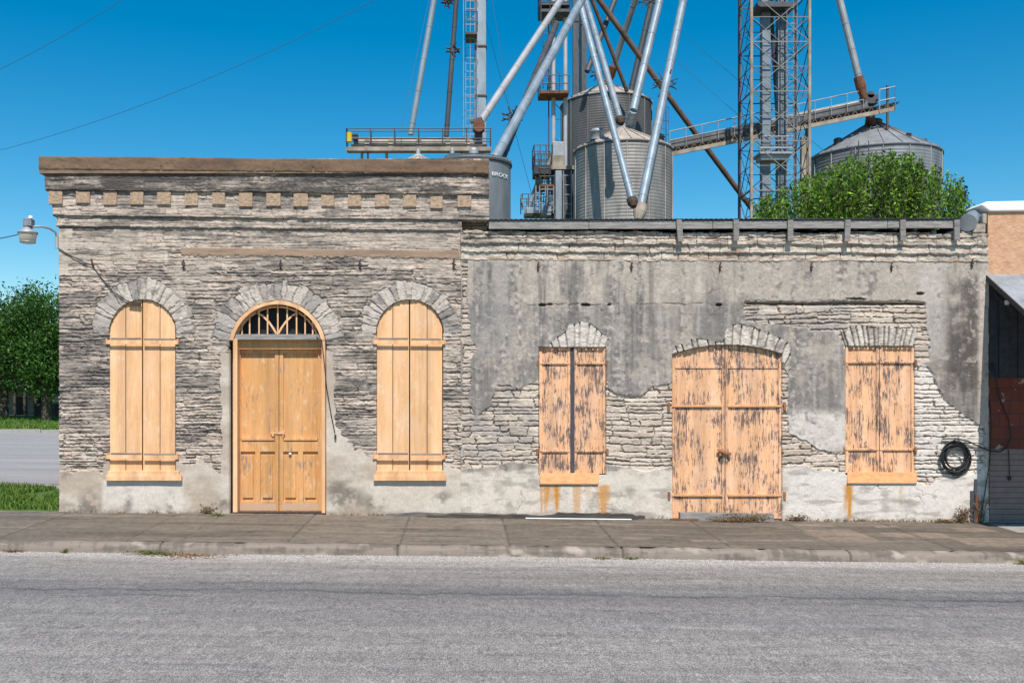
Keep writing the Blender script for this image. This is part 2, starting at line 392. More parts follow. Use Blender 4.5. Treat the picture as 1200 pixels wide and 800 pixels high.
# sidewalk: relief sheet with joints, cracks, stains
def make_walk():
    nx, ny = 1500, 170
    xs = np.linspace(-8.6, 10.9, nx); ys = np.linspace(.0, -2.42, ny)
    X, Y = np.meshgrid(xs, ys)
    U = X*75+540; S = -Y/2.42
    Xn = X*100; Yn = Y*100
    h = fbm(Xn, Yn, 60, 60, 3, 5)*.006+fbm(Xn, Yn, 8, 8, 2, 6)*.0012
    jx = np.array([-7.55, -6.1, -4.4, -2.28, -.80, .64, 2.07, 3.55, 5.0, 6.5, 8.15, 9.6]); slab = np.searchsorted(jx, X+fbm(Xn, Yn, 40, 40, 2, 8)*.012)
    djt = np.min(np.abs((X+fbm(Xn, Yn, 30, 30, 2, 9)*.012)[..., None]-jx), -1)
    # slanting crack joint by the door
    t_ = -Y/2.42; xc = -3.70-.55*t_*0+fbm(Xn, Yn, 25, 25, 2, 11)*.04
    djt = np.minimum(djt, np.abs(X-xc)+.004)
    h -= .018*np.exp(-(djt/.011)**2)
    rs = np.random.RandomState(3); tone = rs.uniform(.86, 1.1, len(jx)+2)[slab]; h += (rs.uniform(-.006, .006, len(jx)+2))[slab]
    colr = np.zeros(X.shape+(3,))+np.array([.176, .150, .120])
    colr *= tone[..., None]
    colr = mix(colr, (.105, .088, .072), ss(-.1, .5, fbm(Xn, Yn*3, 160, 60, 5, 21))*.75); colr = mix(colr, (.075, .065, .055), ss(.25, .6, fbm(Xn, Yn, 26, 14, 4, 23))*.5)
    colr = mix(colr, (.29, .245, .205), ss(.25, .6, fbm(Xn, Yn*2, 110, 60, 4, 31))*.5)
    colr = mix(colr, (.36, .31, .26), ss(.0, .14, .14+Y+fbm(Xn, Yn, 20, 20, 2, 40)*.05)*.5)
    # pale repair patches at the right
    for (x0, x1, y0, y1) in ((4.95, 5.75, -1.75, -.9), (6.1, 6.95, -1.5, -1.05), (6.9, 8.0, -2.1, -1.4), (5.0, 5.6, -.55, -.35), (7.35, 7.9, -.9, -.55), (8.3, 10.0, -2.2, -1.7), (3.1, 3.6, -2.0, -1.85), (6.2, 6.6, -.6,-.42), (2.2,2.6,-1.9,-1.75)):
        wx = X+fbm(Xn, Yn, 12, 12, 2, 55)*.05; wy = Y+fbm(Xn, Yn, 12, 12, 2, 56)*.05
        colr = mix(colr, (.31, .245, .19), ss(x0, x0+.05, wx)*(1-ss(x1, x1+.05, wx))*ss(y0, y0+.05, wy)*(1-ss(y1, y1+.05, wy))*(.5+.3*fbm(Xn, Yn, 25, 12, 3, 57)))
    colr = mix(colr, (.36, .34, .315), rect(X*100, Y*100, 818, -90, 1100, -12, 2)*.9)
    crk = np.abs(fbm(Xn, Yn, 130, 130, 3, 77)); c2 = np.exp(-(crk/.006)**2)*ss(.1, .3, fbm(Xn, Yn, 200, 200, 2, 78)); h -= .006*c2; colr = mix(colr, (.09,.08,.07), c2*.6)
    colr = mix(colr, (.085, .075, .065), np.exp(-(djt/.012)**2)*.8)
    n = fbm(Xn, Yn, 5, 9, 3, 66); colr *= (1+n*.26)[..., None]; st_ = fbm(Xn, Yn, 90, 7, 4, 67); colr = mix(colr, (.25, .21, .175), ss(.15, .55, st_)*.5); colr = mix(colr, (.10, .09, .08), ss(.2, .6, -st_)*.45)
    gx = -0.012*X
    Z = gx-.07*S+h
    o = grid_object('sidewalk', X, Y, Z, np.ones((ny-1, nx-1), bool), colr, M['walk'])
    props(o, kind='structure')
    # kerb, cast in long sections
    prof = [(-2.42, -.072), (-2.47, -.073), (-2.52, -.078), (-2.55, -.092), (-2.565, -.115), (-2.575, -.16), (-2.585, -.24)]
    nx = 1600; xs = np.linspace(-8.6, 10.9, nx)
    pr = np.array([(np.interp(s, np.linspace(0, 1, len(prof)), [p[0] for p in prof]), np.interp(s, np.linspace(0, 1, len(prof)), [p[1] for p in prof])) for s in np.linspace(0, 1, 22)])
    X = np.repeat(xs[None, :], 22, 0); Y = np.repeat(pr[:, :1], nx, 1); Z0 = np.repeat(pr[:, 1:], nx, 1)
    nn = fbm(X*100, Z0*100, 30, 8, 4, 90)*.011; dj = np.min(np.abs(X[..., None]-np.array([-7.0, -3.9, -.82, 2.1, 5.05, 8.2])), -1)
    nn -= .022*np.exp(-(dj/.013)**2)
    chip = ss(.35, .55, fbm(X*100, Z0*100, 22, 30, 3, 95))*.014
    colr = np.zeros(X.shape+(3,))+np.array([.26, .22, .185]); colr = mix(colr, (.11, .095, .08), ss(-.15, .45, fbm(X*100, Z0*100, 50, 7, 4, 91)+.5*fbm(X*100, Z0*100, 5, 40, 3, 93))*.65); colr = mix(colr, (.46,.40,.34), ss(.2,.6,fbm(X*100, Z0*100, 30, 12, 3, 92))*.7)
    colr = mix(colr, (.07,.06,.05), np.exp(-(dj/.014)**2)*.8)
    o = grid_object('kerb', X, Y+chip-nn*.6, Z0-0.012*X+nn-chip, np.ones((21, nx-1), bool), colr, M['walk']); props(o, kind='structure')
make_walk()
sheet('sidewalk_bed', -40, -8.6, -2.5, .0, -.075, simple('concrete_far', (.27,.24,.2), .9), 10, 1)
sheet('sidewalk_extension', 10.9, 60, -2.5, .0, -.075, simple('concrete_far_b', (.27,.24,.2), .9), 10, 1)
# pale gravel that has collected in the gutter
def gutter():
    rs = np.random.RandomState(12); mb = MB()
    for i in range(5200):
        x = rs.uniform(-8.4, 10.6); y = -2.60-abs(rs.normal(0, .16)); s = rs.uniform(.005, .014)
        z = ground(x)-.208+crown(x, y); a = rs.uniform(0, 6.3)
        cx, sx = math.cos(a)*s, math.sin(a)*s
        mb.add([(x+cx, y+sx, z), (x-sx, y+cx, z), (x-cx, y-sx, z), (x+sx, y-cx, z), (x, y, z+s*.9)], [(0,1,4), (1,2,4), (2,3,4), (3,0,4)])
    o = mb.build('gutter_gravel', simple('pale_chips', (.50, .45, .40), .9, 0, .6, 40)); props(o, 'loose pale gravel gathered in the gutter along the kerb', 'gravel', kind='stuff')
gutter()

# ------------------------------------------------------------------ BUILDING 1 (arched stone house)
def semi(U, V, cx, cy, r, r2=None):
    return np.hypot(U-cx, V-cy)
A1 = dict(cx=167, cy=390, r=39.5, ro=61.5, u0=128, u1=206, bot=553)
AD = dict(cx=325, cy=409, r=57.5, ro=80, u0=268, u1=382, bot=640)
A3 = dict(cx=480, cy=390, r=39.5, ro=60.5, u0=441, u1=519, bot=553)
def building_one():
    root = thing('stone_building', (W(305, 603).x, 0, 0), 'grey coursed-stone corner building with arched openings, brown coping and a row of dentils', 'building')
    st = .62
    us = np.arange(45, 573.5, st); vs = np.arange(186, 618, st); U, V = np.meshgrid(us, vs)
    e, r1, r2, lx, ly = ashlar(U, V, 11, (7, 13.5), (18, 66), 4.3, 2.0)
    # profile of the corbelled courses above the wall
    pb = np.zeros(U.shape)
    wob = fbm(U, V, 30, 30, 2, 2)*.7; Vp = V+wob-(U-50)*.0105+fbm(U, V, 5, 50, 2, 4)*.5
    pb[Vp < 265] = .035; pb[Vp < 252.5] = .075; pb[Vp < 222.5] = .125
    edgeL = np.where(Vp < 222.5, 52.5, np.where(Vp < 252.5, 61.5, np.where(Vp < 265, 66, 69)))+fbm(U, V, 200, 3.2, 2, 6)*.9
    # string course
    sc = (Vp > 288.5) & (Vp < 296.5+np.abs(fbm(U, V, 3, 300, 1, 71))*2.6) & (U > 212) & (U < 538)
    stonef = fbm(U, V, 26, 2.2, 4, 101); rough = fbm(U, V, 7, 4, 3, 105)
    jd = ss(0.1, .85, e+rough*.55); tiny = fbm(U, V, 2.6, 1.7, 2, 107); flake = fbm(U, V, 16, 1.6, 3, 108)
    crack = np.exp(-(np.abs(fbm(U, V, 22, 3.4, 3, 109))/.05)**2)*ss(.0, .3, fbm(U, V, 30, 12, 2, 110))
    h = -.015+.020*jd+(r1-.5)*.021*jd+lx*(r2-.5)*.010-ly*.004+np.round(stonef*3.2)/3.2*.009+flake*.005+fbm(U, V, 10, 4, 3, 114)*.007+rough*.005+tiny*.005-.010*crack
    h = h*(.45+.65*ss(300, 320, V)+.5*ss(445, 470, V)-.15*ss(525, 540, V))
    # colours
    stain = fbm(U, V, 75, 16, 4, 120); fine = fbm(U, V, 22, 3.2, 3, 131)
    bias = np.interp(V, [186, 200, 222, 226, 242, 268, 295, 330, 400, 450, 500, 560], [.25, .30, .22, .0, -.12, -.28, -.10, .16, .16, .02, -.30, -.4])
    bias = bias+.18*np.exp(-((U-95)/45)**2)*rect(U, V, 60, 380, 150, 480, 20)-.12*ss(480, 540, U)*ss(300, 330, V)
    k = ss(-.32, .42, stain*1.1+fine*.55+bias+(r2-.5)*.55)
    colr = mix(np.zeros(U.shape+(3,))+np.array([.62, .515, .425]), (.46, .385, .325), r1)
    k = np.clip(k+.22*flake+.15*tiny, 0, 1)
    colr = mix(colr, (.215, .197, .180), k*.80)
    colr = mix(colr, (.72, .63, .54), ss(.15, .6, flake-.5*k)*.45)
    colr = mix(colr, (.085, .08, .078), ss(.25, .7, fine+stain*.6+bias*1.1-.08+tiny*.3)*.72)
    colr = mix(colr, (.70, .62, .52), ss(.80, .9, r1)*ss(.35, 0, k)*.6)
    sp1 = fbm(U, V, 5.5, 2.4, 3, 111); sp2 = fbm(U, V, 12, 5, 4, 112); sp3 = fbm(U, V, 3.0, 3.0, 2, 113)
    colr = mix(colr, (.70, .625, .54), ss(.12, .5, sp2*.8+sp1*.6-.25*k)*.62)
    colr = mix(colr, (.13, .125, .12), ss(.08, .5, -sp2*.6-sp1*.7+.22*(k-.5))*.62)
    colr *= (1+.18*sp3)[..., None]
    colr = mix(colr, (.14, .12, .10), (1-jd)*.55); colr = mix(colr, (.10, .085, .075), crack*.55)
    colr = mix(colr, (.30, .20, .13), ss(.45, .7, fbm(U, V, 14, 8, 3, 140))*.3)
    smear = ss(-.12, .38, fbm(U, V, 30, 14, 4, 119)+.35*sp1)*(.85-.35*(V < 268))
    mort = np.zeros(U.shape+(3,))+np.array([.43, .375, .32]); mort *= (1+.22*sp1+.25*sp2-.28*k)[..., None]
    colr = mix(colr, 0*colr+mort, smear*.72); h = h*(1-.62*smear)+(-.004)*.62*smear+.004*sp1*smear
    # shadow lines under the two corbel steps, painted into the stone colour
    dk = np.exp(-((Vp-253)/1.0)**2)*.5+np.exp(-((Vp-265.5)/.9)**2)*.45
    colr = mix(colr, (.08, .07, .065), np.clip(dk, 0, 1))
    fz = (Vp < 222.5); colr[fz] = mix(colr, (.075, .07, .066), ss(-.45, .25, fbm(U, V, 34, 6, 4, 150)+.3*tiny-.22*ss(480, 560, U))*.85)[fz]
    scc = np.array([.34, .245, .175]); colr[sc] = (scc*(1+.35*stonef[sc][:, None])); h[sc] = .012+.003*rough[sc]
    # render on the base of the wall and beside the doorway
    plv = 546+fbm(U, V, 26, 40, 4, 160)*13-16*rect(U, V, 385, 400, 440, 620, 20)*(1)+8*ss(150, 110, U)
    pl = (V > plv) | ((np.abs(U-325) < 66+fbm(U, V, 30, 16, 3, 166)*5) & (V > 415+fbm(U,V,20,20,2,170)*8)) | ((U > 382) & (U < 386+ (V-480)*.6+fbm(U, V, 30, 20, 3, 165)*12) & (V > 415) & (V < 560)) | ((np.abs(U-167) < 47+fbm(U,V,9,9,2,161)*2) & (V > 542))
    pn = fbm(U, V, 30, 22, 4, 180)
    pc = mix(np.zeros(U.shape+(3,))+np.array([.47, .40, .325]), (.62, .56, .48), ss(-.3, .5, pn))
    pc = mix(pc, (.70, .66, .59), rect(U, V, 120, 562, 215, 603, 3)*.75)
    pc = mix(pc, (.66, .60, .52), rect(U, V, 440, 560, 545, 606, 4)*.7)
    drk = np.clip(sum(np.exp(-((U-a)/w)**2-((V-b_)/hh)**2) for a, b_, w, hh in ((105, 588, 9, 12), (78, 558, 5, 5), (92, 595, 20, 6), (412, 583, 16, 14), (440, 590, 12, 10), (520, 582, 10, 8), (150, 590, 6, 14), (200, 590, 5, 12), (395, 575, 12, 20), (262, 590, 8, 8))), 0, 1)
    pc = mix(pc, (.17, .15, .13), drk*ss(-.5, .3, fbm(U, V, 8, 7, 3, 190))*.8)
    pc = mix(pc, (.26, .22, .18), ss(590, 606, V+fbm(U, V, 12, 9, 3, 191)*9-(U-70)*.012)*.75)
    pc *= (1+.10*fbm(U, V, 3, 3, 2, 195))[..., None]
    colr[pl] = pc[pl]; h[pl] = (.004+pn*.006+fbm(U, V, 10, 8, 2, 196)*.0012)[pl]
    # quoin blocks on the left corner
    q = (U < 80+5*(np.sin(V*.21+1) > 0)) & (V > 268) & (V < 322); colr[q] = mix(colr, (.63, .55, .45), .7*ss(-.6, .2, fbm(U, V, 12, 9, 3, 198)))[q]; h[q] = .01+(rough*.003)[q]
    # arches
    part = np.zeros(U.shape, int); hole = np.zeros(U.shape, bool)
    for n, A in enumerate((A1, AD, A3)):
        rr = np.hypot(U-A['cx'], V-A['cy']); th = np.arctan2(A['cy']-V, U-A['cx'])
        rs = np.random.RandomState(40+n); nv = (17, 21, 17)[n]
        lim0 = (-.02, .17, -.02)[n]
        cuts = np.linspace(lim0, math.pi-lim0, nv+1); cuts[1:-1] += rs.uniform(-.05, .05, nv-1)
        thw = th+fbm(U, V, 7, 7, 3, 60+n)*.028
        vi = np.clip(np.searchsorted(cuts, thw)-1, 0, nv-1)
        ro = (A['ro']+rs.uniform(-3.6, 3.2, nv))[vi]+fbm(U, V, 5, 5, 3, 80+n)*1.8
        inr = (rr > A['r']) & (rr < ro) & (thw > lim0) & (thw < math.pi-lim0)
        inh = ((rr <= A['r']) & (V <= A['cy'])) | ((U > A['u0']) & (U < A['u1']) & (V > A['cy']) & (V < A['bot']))
        de = np.min(np.abs(thw[..., None]-cuts), -1)*rr
        de = np.minimum(de, np.minimum(rr-A['r']+.8, ro-rr))
        jj = ss(.1, .9, de+fbm(U, V, 4, 4, 2, 99)*.5)
        t1 = rs.rand(nv)[vi]; t2 = rs.rand(nv)[vi]
        c_ = mix(np.zeros(U.shape+(3,))+np.array([.56, .50, .44]), (.36, .335, .31), ss(.45, .9, t1))
        rad_ = fbm(thw*26, rr, 1.0, 14, 3, 190+n)
        c_ = mix(c_, (.15, .14, .135), ss(-.05, .55, fbm(U, V, 8, 6, 4, 90+n)+rad_*.7+(t2-.5)*.5+.3*ss(15, 24, rr-A['r']))*.68)
        c_ = mix(c_, (.66, .59, .51), ss(.1, .5, fbm(U, V, 6, 5, 3, 290+n)-(t1-.4))*.5)
        c_ = mix(c_, (.15, .13, .11), (1-jj)*.55); c_ = mix(c_, (.42, .37, .32), ss(0, .5, fbm(U, V, 14, 12, 4, 390+n))*.5)
        colr[inr] = c_[inr]; h[inr] = (-.012+.017*jj+(t2-.5)*.010+rough*.006+tiny*.004+rad_*.004)[inr]
        part[inr] = n+1; hole |= inh
    X = (U-HX)/FPX*(D0-pb); Z = CZ+(HY-V)/FPX*(D0-pb); Y = -(pb+h)
    out = (U < edgeL) | ((U > 541+fbm(U, V, 6, 9, 2, 7)*1.2) & (V > 258))
    # the strip of wall right of the corner joint stands slightly back
    back_strip = (U > 537) & (V > 253) & (V < 259); Y[back_strip] += .02
    cm = lambda a: a[:-1, :-1]
    void = cm(hole | out)
    grid_object('wall', X, Y, Z, cm(part == 0) & ~void, colr, M['stone'], root, .26, void)
    for n in range(3):
        grid_object('arch', X, Y, Z, cm(part == n+1) & ~void, colr, M['stone'], root, .26, void)
    # coping of rough brown concrete
    nx = 900; s = np.linspace(0, 1, nx); prof = [(0, .0), (.165, .0), (.172, -.02), (.172, -.12), (.172, -.19), (.165, -.205), (.06, -.205)]
    Xc = np.zeros((len(prof), nx)); Yc = Xc.copy(); Zc = Xc.copy()
    xl, xr = W(45.5, 183, .165).x, W(572.5, 187, .165).x
    for i, (d, dz) in enumerate(prof):
        xx = xl+(xr-xl)*s; nn = fbm(s*1500, s*0+i*3, 9, 1, 4, 300+i)*.012*(i in (3, 4, 5))+fbm(s*1500, s*0+i, 60, 1, 3, 320)*.008
        bite = ss(.45, .7, fbm(s*1500, s*0, 12, 1, 3, 340))*.03*(i in (4, 5))
        zt = W(0, 183, .165).z-(s*5.0)/75
        Xc[i] = xx; Yc[i] = -(d+nn*.5-bite*.6); Zc[i] = zt+dz+nn*.7+bite
    cc = np.zeros(Xc.shape+(3,))+np.array([.25, .17, .11]); cc *= (1+.4*fbm(Xc*75, Zc*75, 30, 8, 4, 350))[..., None]
    cc = mix(cc, (.09,.07,.06), ss(.2,.6,fbm(Xc*75, Zc*75, 12, 4, 4, 351))*.6)
    # densify vertically by linear interpolation
    f = np.linspace(0, len(prof)-1, 40); i0 = np.minimum(f.astype(int), len(prof)-2); ft = (f-i0)[:, None]
    I = lambda A: A[i0]*(1-ft)+A[i0+1]*ft
    Xd, Yd, Zd = I(Xc), I(Yc), I(Zc)
    Yd += fbm(Xd*75, Zd*75+Yd*75, 5, 4, 3, 355)*.006
    cd = np.zeros(Xd.shape+(3,))+np.array([.185, .125, .083]); g_ = fbm(Xd*75, (Zd+Yd)*75, 34, 7, 4, 356); cd *= (1+.4*g_)[..., None]; cd = mix(cd, (.10,.08,.07), ss(.15,.6,fbm(Xd*75, (Zd+Yd)*75, 9, 4, 4, 357))*.6)
    grid_object('coping', Xd, Yd, Zd, np.ones((39, nx-1), bool), cd, M['stone'], root)
    mb = MB(); mb.box((xl+.004, -.16, Zc[0].min()-.2), (xr-.004, .28, Zc[0].min()-.01)); mb.build('coping_core', M['coping'], root)
    # dentils
    rs = random.Random(5)
    for kx in range(16):
        u0 = 56.5+31.95*kx; vo = (u0-50)*.0105; mb = MB()
        mb.wbox(u0+rs.uniform(-.6, .6), 223.6+vo, u0+16+rs.uniform(-.8, .8), 238.8+vo+rs.uniform(-1.3, .8), .05, .108+rs.uniform(-.006, .006))
        mb.build('dentil', M['dentil'], root, bevel=.008)
    for u, v in ((215, 306), (329, 306), (422, 306), (532, 305)):
        mb = MB(); mb.path([W(u, v+9, .01), W(u, v+7, .035), W(u-1.2, v+3, .045), W(u+.6, v-2, .045)], .011); mb.tube(W(u-1.5, v+4, .02), W(u+1.8, v+5.5, .05), .012); mb.build('iron_hook', M['iron'], root)
    # body behind the front, with returns for the cornice on the street corner
    mb = MB(); xa, xb = W(69.6, 0).x, W(571.5, 0).x; zt = W(0, 187).z
    mb.box((xa, .262, -.6), (xb, 11, zt-.3))
    mb.build('body', M['side'], root)
    mb = MB()
    for (u, va, vb, d) in ((66.5, 265, 253, .035), (62, 252, 223, .075), (53, 222, 200, .125)):
        a = W(u, va, d); bz = W(u, vb, d)
        mb.box((a.x, -d+.03, a.z), (xa+.05, 11, bz.z))
    mb.box((xa+.002, .02, -.5), (xa+.05, .27, W(0,266).z))
    mb.build('side_cornice', M['side'], root)
    return root
m, t, b = mat('side_stonework'); c = coord(t)
br = N(t, 'ShaderNodeTexBrick', Scale=1.0); br.inputs['Brick Width'].default_value = .42; br.inputs['Row Height'].default_value = .075; br.inputs['Mortar Size'].default_value = .008
br.inputs['Color1'].default_value = (.42,.37,.31,1); br.inputs['Color2'].default_value = (.22,.2,.18,1); br.inputs['Mortar'].default_value = (.12,.1,.09,1)
sx = N(t, 'ShaderNodeSeparateXYZ'); cb = N(t, 'ShaderNodeCombineXYZ'); t.links.new(c, sx.inputs[0])
t.links.new(math_(t, 'ADD', sx.outputs[0], sx.outputs[1]), cb.inputs[0]); t.links.new(sx.outputs[2], cb.inputs[1]); t.links.new(cb.outputs[0], br.inputs['Vector'])
t.links.new(br.outputs['Color'], b.inputs['Base Color']); b.inputs['Roughness'].default_value = .95; bump(t, b, br.outputs['Fac'], -.8, .02); M['side'] = m
B1 = building_one()

def arch_poly(u0, u1, vb, cx, cy, r, d, n=14):
    "board from u0 to u1, bottom vb, top clipped by the circle; returned as x, z at depth d"
    pts = [(u0, vb), (u1, vb)]
    for i in range(n+1):
        u = u1+(u0-u1)*i/n; dy = math.sqrt(max(0, r*r-(u-cx)**2)); pts.append((u, cy-dy))
    return [(W(u, v, d).x, W(u, v, d).z) for u, v in pts]
def arched_shutters(A, lab, sill_u):
    "two leaves, each of two boards, with iron-hard battens across and a moulded sill"
    cx, cy, r = A['cx'], A['cy'], A['r']-.7
    u0, u1 = A['u0']+.8, A['u1']-.8; d = -.035
    for s, (a, c_, bb) in enumerate(((u0, u0+18.5, cx-.7), (cx+.7, cx+20.5, u1))):
        mb = MB()
        mb.prism(arch_poly(a, c_-.35, A['bot']-1, cx, cy, r, d), -d-.0, -d+.035)
        mb.prism(arch_poly(c_+.35, bb, A['bot']-1, cx, cy, r, d), -d+.004, -d+.035)
        lf = mb.build('shutter', M['paint_a'], B1, bevel=.003)
        for vb in (400.5, 535):
            sl = .6 if s else -.2
            mb = MB(); e0 = a-5 if s == 0 else a+.5; e1 = bb-.5 if s == 0 else bb+4
            mb.wbox(e0, vb-2.3+sl*.5, e1, vb+2.6+sl*.5, -d-.002, -d+.05 if False else .032)
            mb.build('batten', M['paint_a'], lf, bevel=.004)
            mb = MB(); mb.wbox(a+1, vb-4.6+sl, bb-1, vb-3.2+sl, -.033, -.024); mb.build('strap', M['old_wood'], lf)
            mb = MB(); mb.tube(W(e0+1 if s == 0 else e1-1, vb+2.5, .03), W(e0+1 if s == 0 else e1-1, vb-4, .03), .012); mb.build('pintle', M['sill_o'], lf)
    mb = MB(); mb.wbox(sill_u[0]+3, 551.5, sill_u[1]-3, 556, -.2, .045); mb.wbox(sill_u[0]+.6, 556, sill_u[1]-.6, 558, -.2, .06); mb.wbox(sill_u[0], 558, sill_u[1], 563, -.2, .075)
    mb.build('window_sill', M['paint_a'], B1, bevel=.004)
    mb = MB(); mb.wbox(A['u0']-2, 345, A['u1']+2, 560, -.24, -.10); mb.build('window_backing', M['unlit_inside'], B1)
arched_shutters(A1, '', (123.5, 212.5)); arched_shutters(A3, '', (438, 523))

def front_door():
    "double panelled doors under a barred fanlight"
    u0, u1 = 268.6, 381.4; cx, cy = 325, 409
    # arched casing
    mb = MB(); n = 40; ro, ri = 57.2, 52.5
    for i in range(n):
        t0 = math.radians(11+158*i/n); t1 = math.radians(11+158*(i+1)/n); pts = []
        for r_, t_ in ((ri, t0), (ro, t0), (ro, t1), (ri, t1)):
            q = W(cx+r_*math.cos(t_), cy-r_*math.sin(t_), -.02); pts.append((q.x, q.z))
        mb.prism(pts, .0, .20)
    fr = mb.build('arch_casing', M['paint_a'], B1)
    mb = MB(); mb.wbox(u0+4.4, 397, u0+9.5, 600, -.22, -.01); mb.wbox(u1-4.5, 397, u1-.4, 601, -.22, -.01); mb.build('door_jamb', M['paint_a'], B1, bevel=.004)
    mb = MB(); mb.wbox(u0-.4, 397, u0+2.0, 601, -.22, -.12); mb.build('jamb_gap_board', M['plank'], B1)
    mb = MB(); mb.wbox(u0+6, 391.5, u1-2, 398, -.22, -.03); mb.build('transom_bar', M['old_wood'], B1, bevel=.004)
    mb = MB(); mb.wbox(u0+9.5, 398.2, u1-4.5, 409, -.26, -.13); mb.build('door_head', M['paint_door'], B1, bevel=.004)
    # fanlight: near-black sheet for the unlit inside, with wooden bars
    fan = MB(); fan.wbox(u0, 350, u1, 398, -.256, -.25); fan.build('fanlight_void', M['unlit_inside'], B1)
    mb = MB(); dd = -.10
    for u in (283.5, 292.5, 303.5, 313.5, 325.5, 336.5, 347.5, 357.5, 366.5):
        top = cy-math.sqrt(53.5**2-(u-cx)**2); mb.wbox(u-.8, top, u+.8, 392, dd-.02, dd)
    for i in range(18):
        t0 = math.radians(20+140*i/18); t1 = math.radians(20+140*(i+1)/18)
        a = W(cx+49.5*math.cos(t0), cy-49.5*math.sin(t0), dd-.03); b_ = W(cx+49.5*math.cos(t1), cy-49.5*math.sin(t1), dd-.03); mb.beam(a, b_, .02, .028)
    for sgn in (-1, 1):
        pts = [W(cx+sgn*x, y, dd-.03) for x, y in ((1, 391), (5, 384), (10, 377), (17, 370), (25, 366))]
        for a, b_ in zip(pts, pts[1:]): mb.beam(a, b_, .02, .03)
    mb.build('fanlight_bars', M['paint_a'], B1)
    mb = MB(); p = W(370, 383, -.12); mb.box((p.x-.06, p.y, p.z-.03), (p.x+.05, p.y+.02, p.z+.02)); mb.tube(W(366, 375, -.1), W(377, 391, -.1), .012); mb.build('broken_bar', M['paint_a'], B1)
    # leaves
    for s, (a, b_) in enumerate(((277.5, 326.5), (327.3, 377))):
        dL = -.235; mb = MB(); mb.wbox(a, 409, b_, 599+s*.6, dL-.045, dL)
        for x0, x1, y0, y1 in ((a, a+4, 409, 599), (b_-4, b_, 409, 599), (a+4, b_-4, 409, 413), (a+4, b_-4, 516, 527), (a+4, b_-4, 521-1, 528), (a+4, b_-4, 588, 599), ((a+b_)/2-2, (a+b_)/2+2, 528, 588)):
            pass
        mid = (a+b_)/2
        for x0, x1, y0, y1 in ((a, a+4.5, 409, 599), (b_-4.5, b_, 409, 599), (a+4.5, b_-4.5, 409, 414), (a+4.5, b_-4.5, 517, 529), (a+4.5, b_-4.5, 587, 599), (mid-3, mid+3, 529, 587)):
            mb.wbox(x0, y0, x1, y1, dL, dL+.034)
        for x0, x1 in ((a+7, mid-5.5), (mid+5.5, b_-7)):
            mb.wbox(x0, 533, x1, 583, dL, dL+.026)
        lf = mb.build('door_leaf', M['paint_door'], B1, bevel=.003)
        mb = MB(); mb.wbox(a+5, 513, b_-5, 516, dL+.0, dL+.05); mb.build('moulding', M['paint_door'], lf, bevel=.003)
        mb = MB(); mb.wbox(a+3, 590, b_-3, 597.5, dL+.0345, dL+.0365); mb.build('kick_strip', M['kick'], lf)
        if s == 0:
            mb = MB(); mb.beam(W(a+40, 507, dL+.03), W(a+56, 507.5, dL+.05), .02, .03); mb.tube(W(320, 505, dL+.03), W(320, 511, dL+.03), .02); mb.build('hasp', M['paint_a'], lf)
        else:
            mb = MB(); mb.tube(W(331.5, 505, dL+.0), W(331.5, 505, dL+.05), .018, .026); mb.tube(W(331.5, 503, dL+.03), W(331.5, 512, dL+.03), .016); mb.build('padlock', M['sill_o'], lf)
            mb = MB(); c_ = W(340, 531.5, dL+.05); mb.lathe([(0, -.022), (.016, -.018), (.024, 0), (.016, .018), (0, .022)], c_, 14); mb.tube(W(340, 531.5, dL), c_, .01); mb.build('door_knob', M['white'], lf, smooth=True)
    mb = MB(); mb.wbox(273, 600, 382, 604.5, -.35, -.02); mb.build('threshold', M['iron'], B1)
    # door sweep of the recess: inner side walls and floor
    
M['kick'] = simple('scuffed_bare_wood', (.33,.30,.29), .85, 0, .3, 9, (3,3,8), .3, (.70,.34,.13))
front_door()

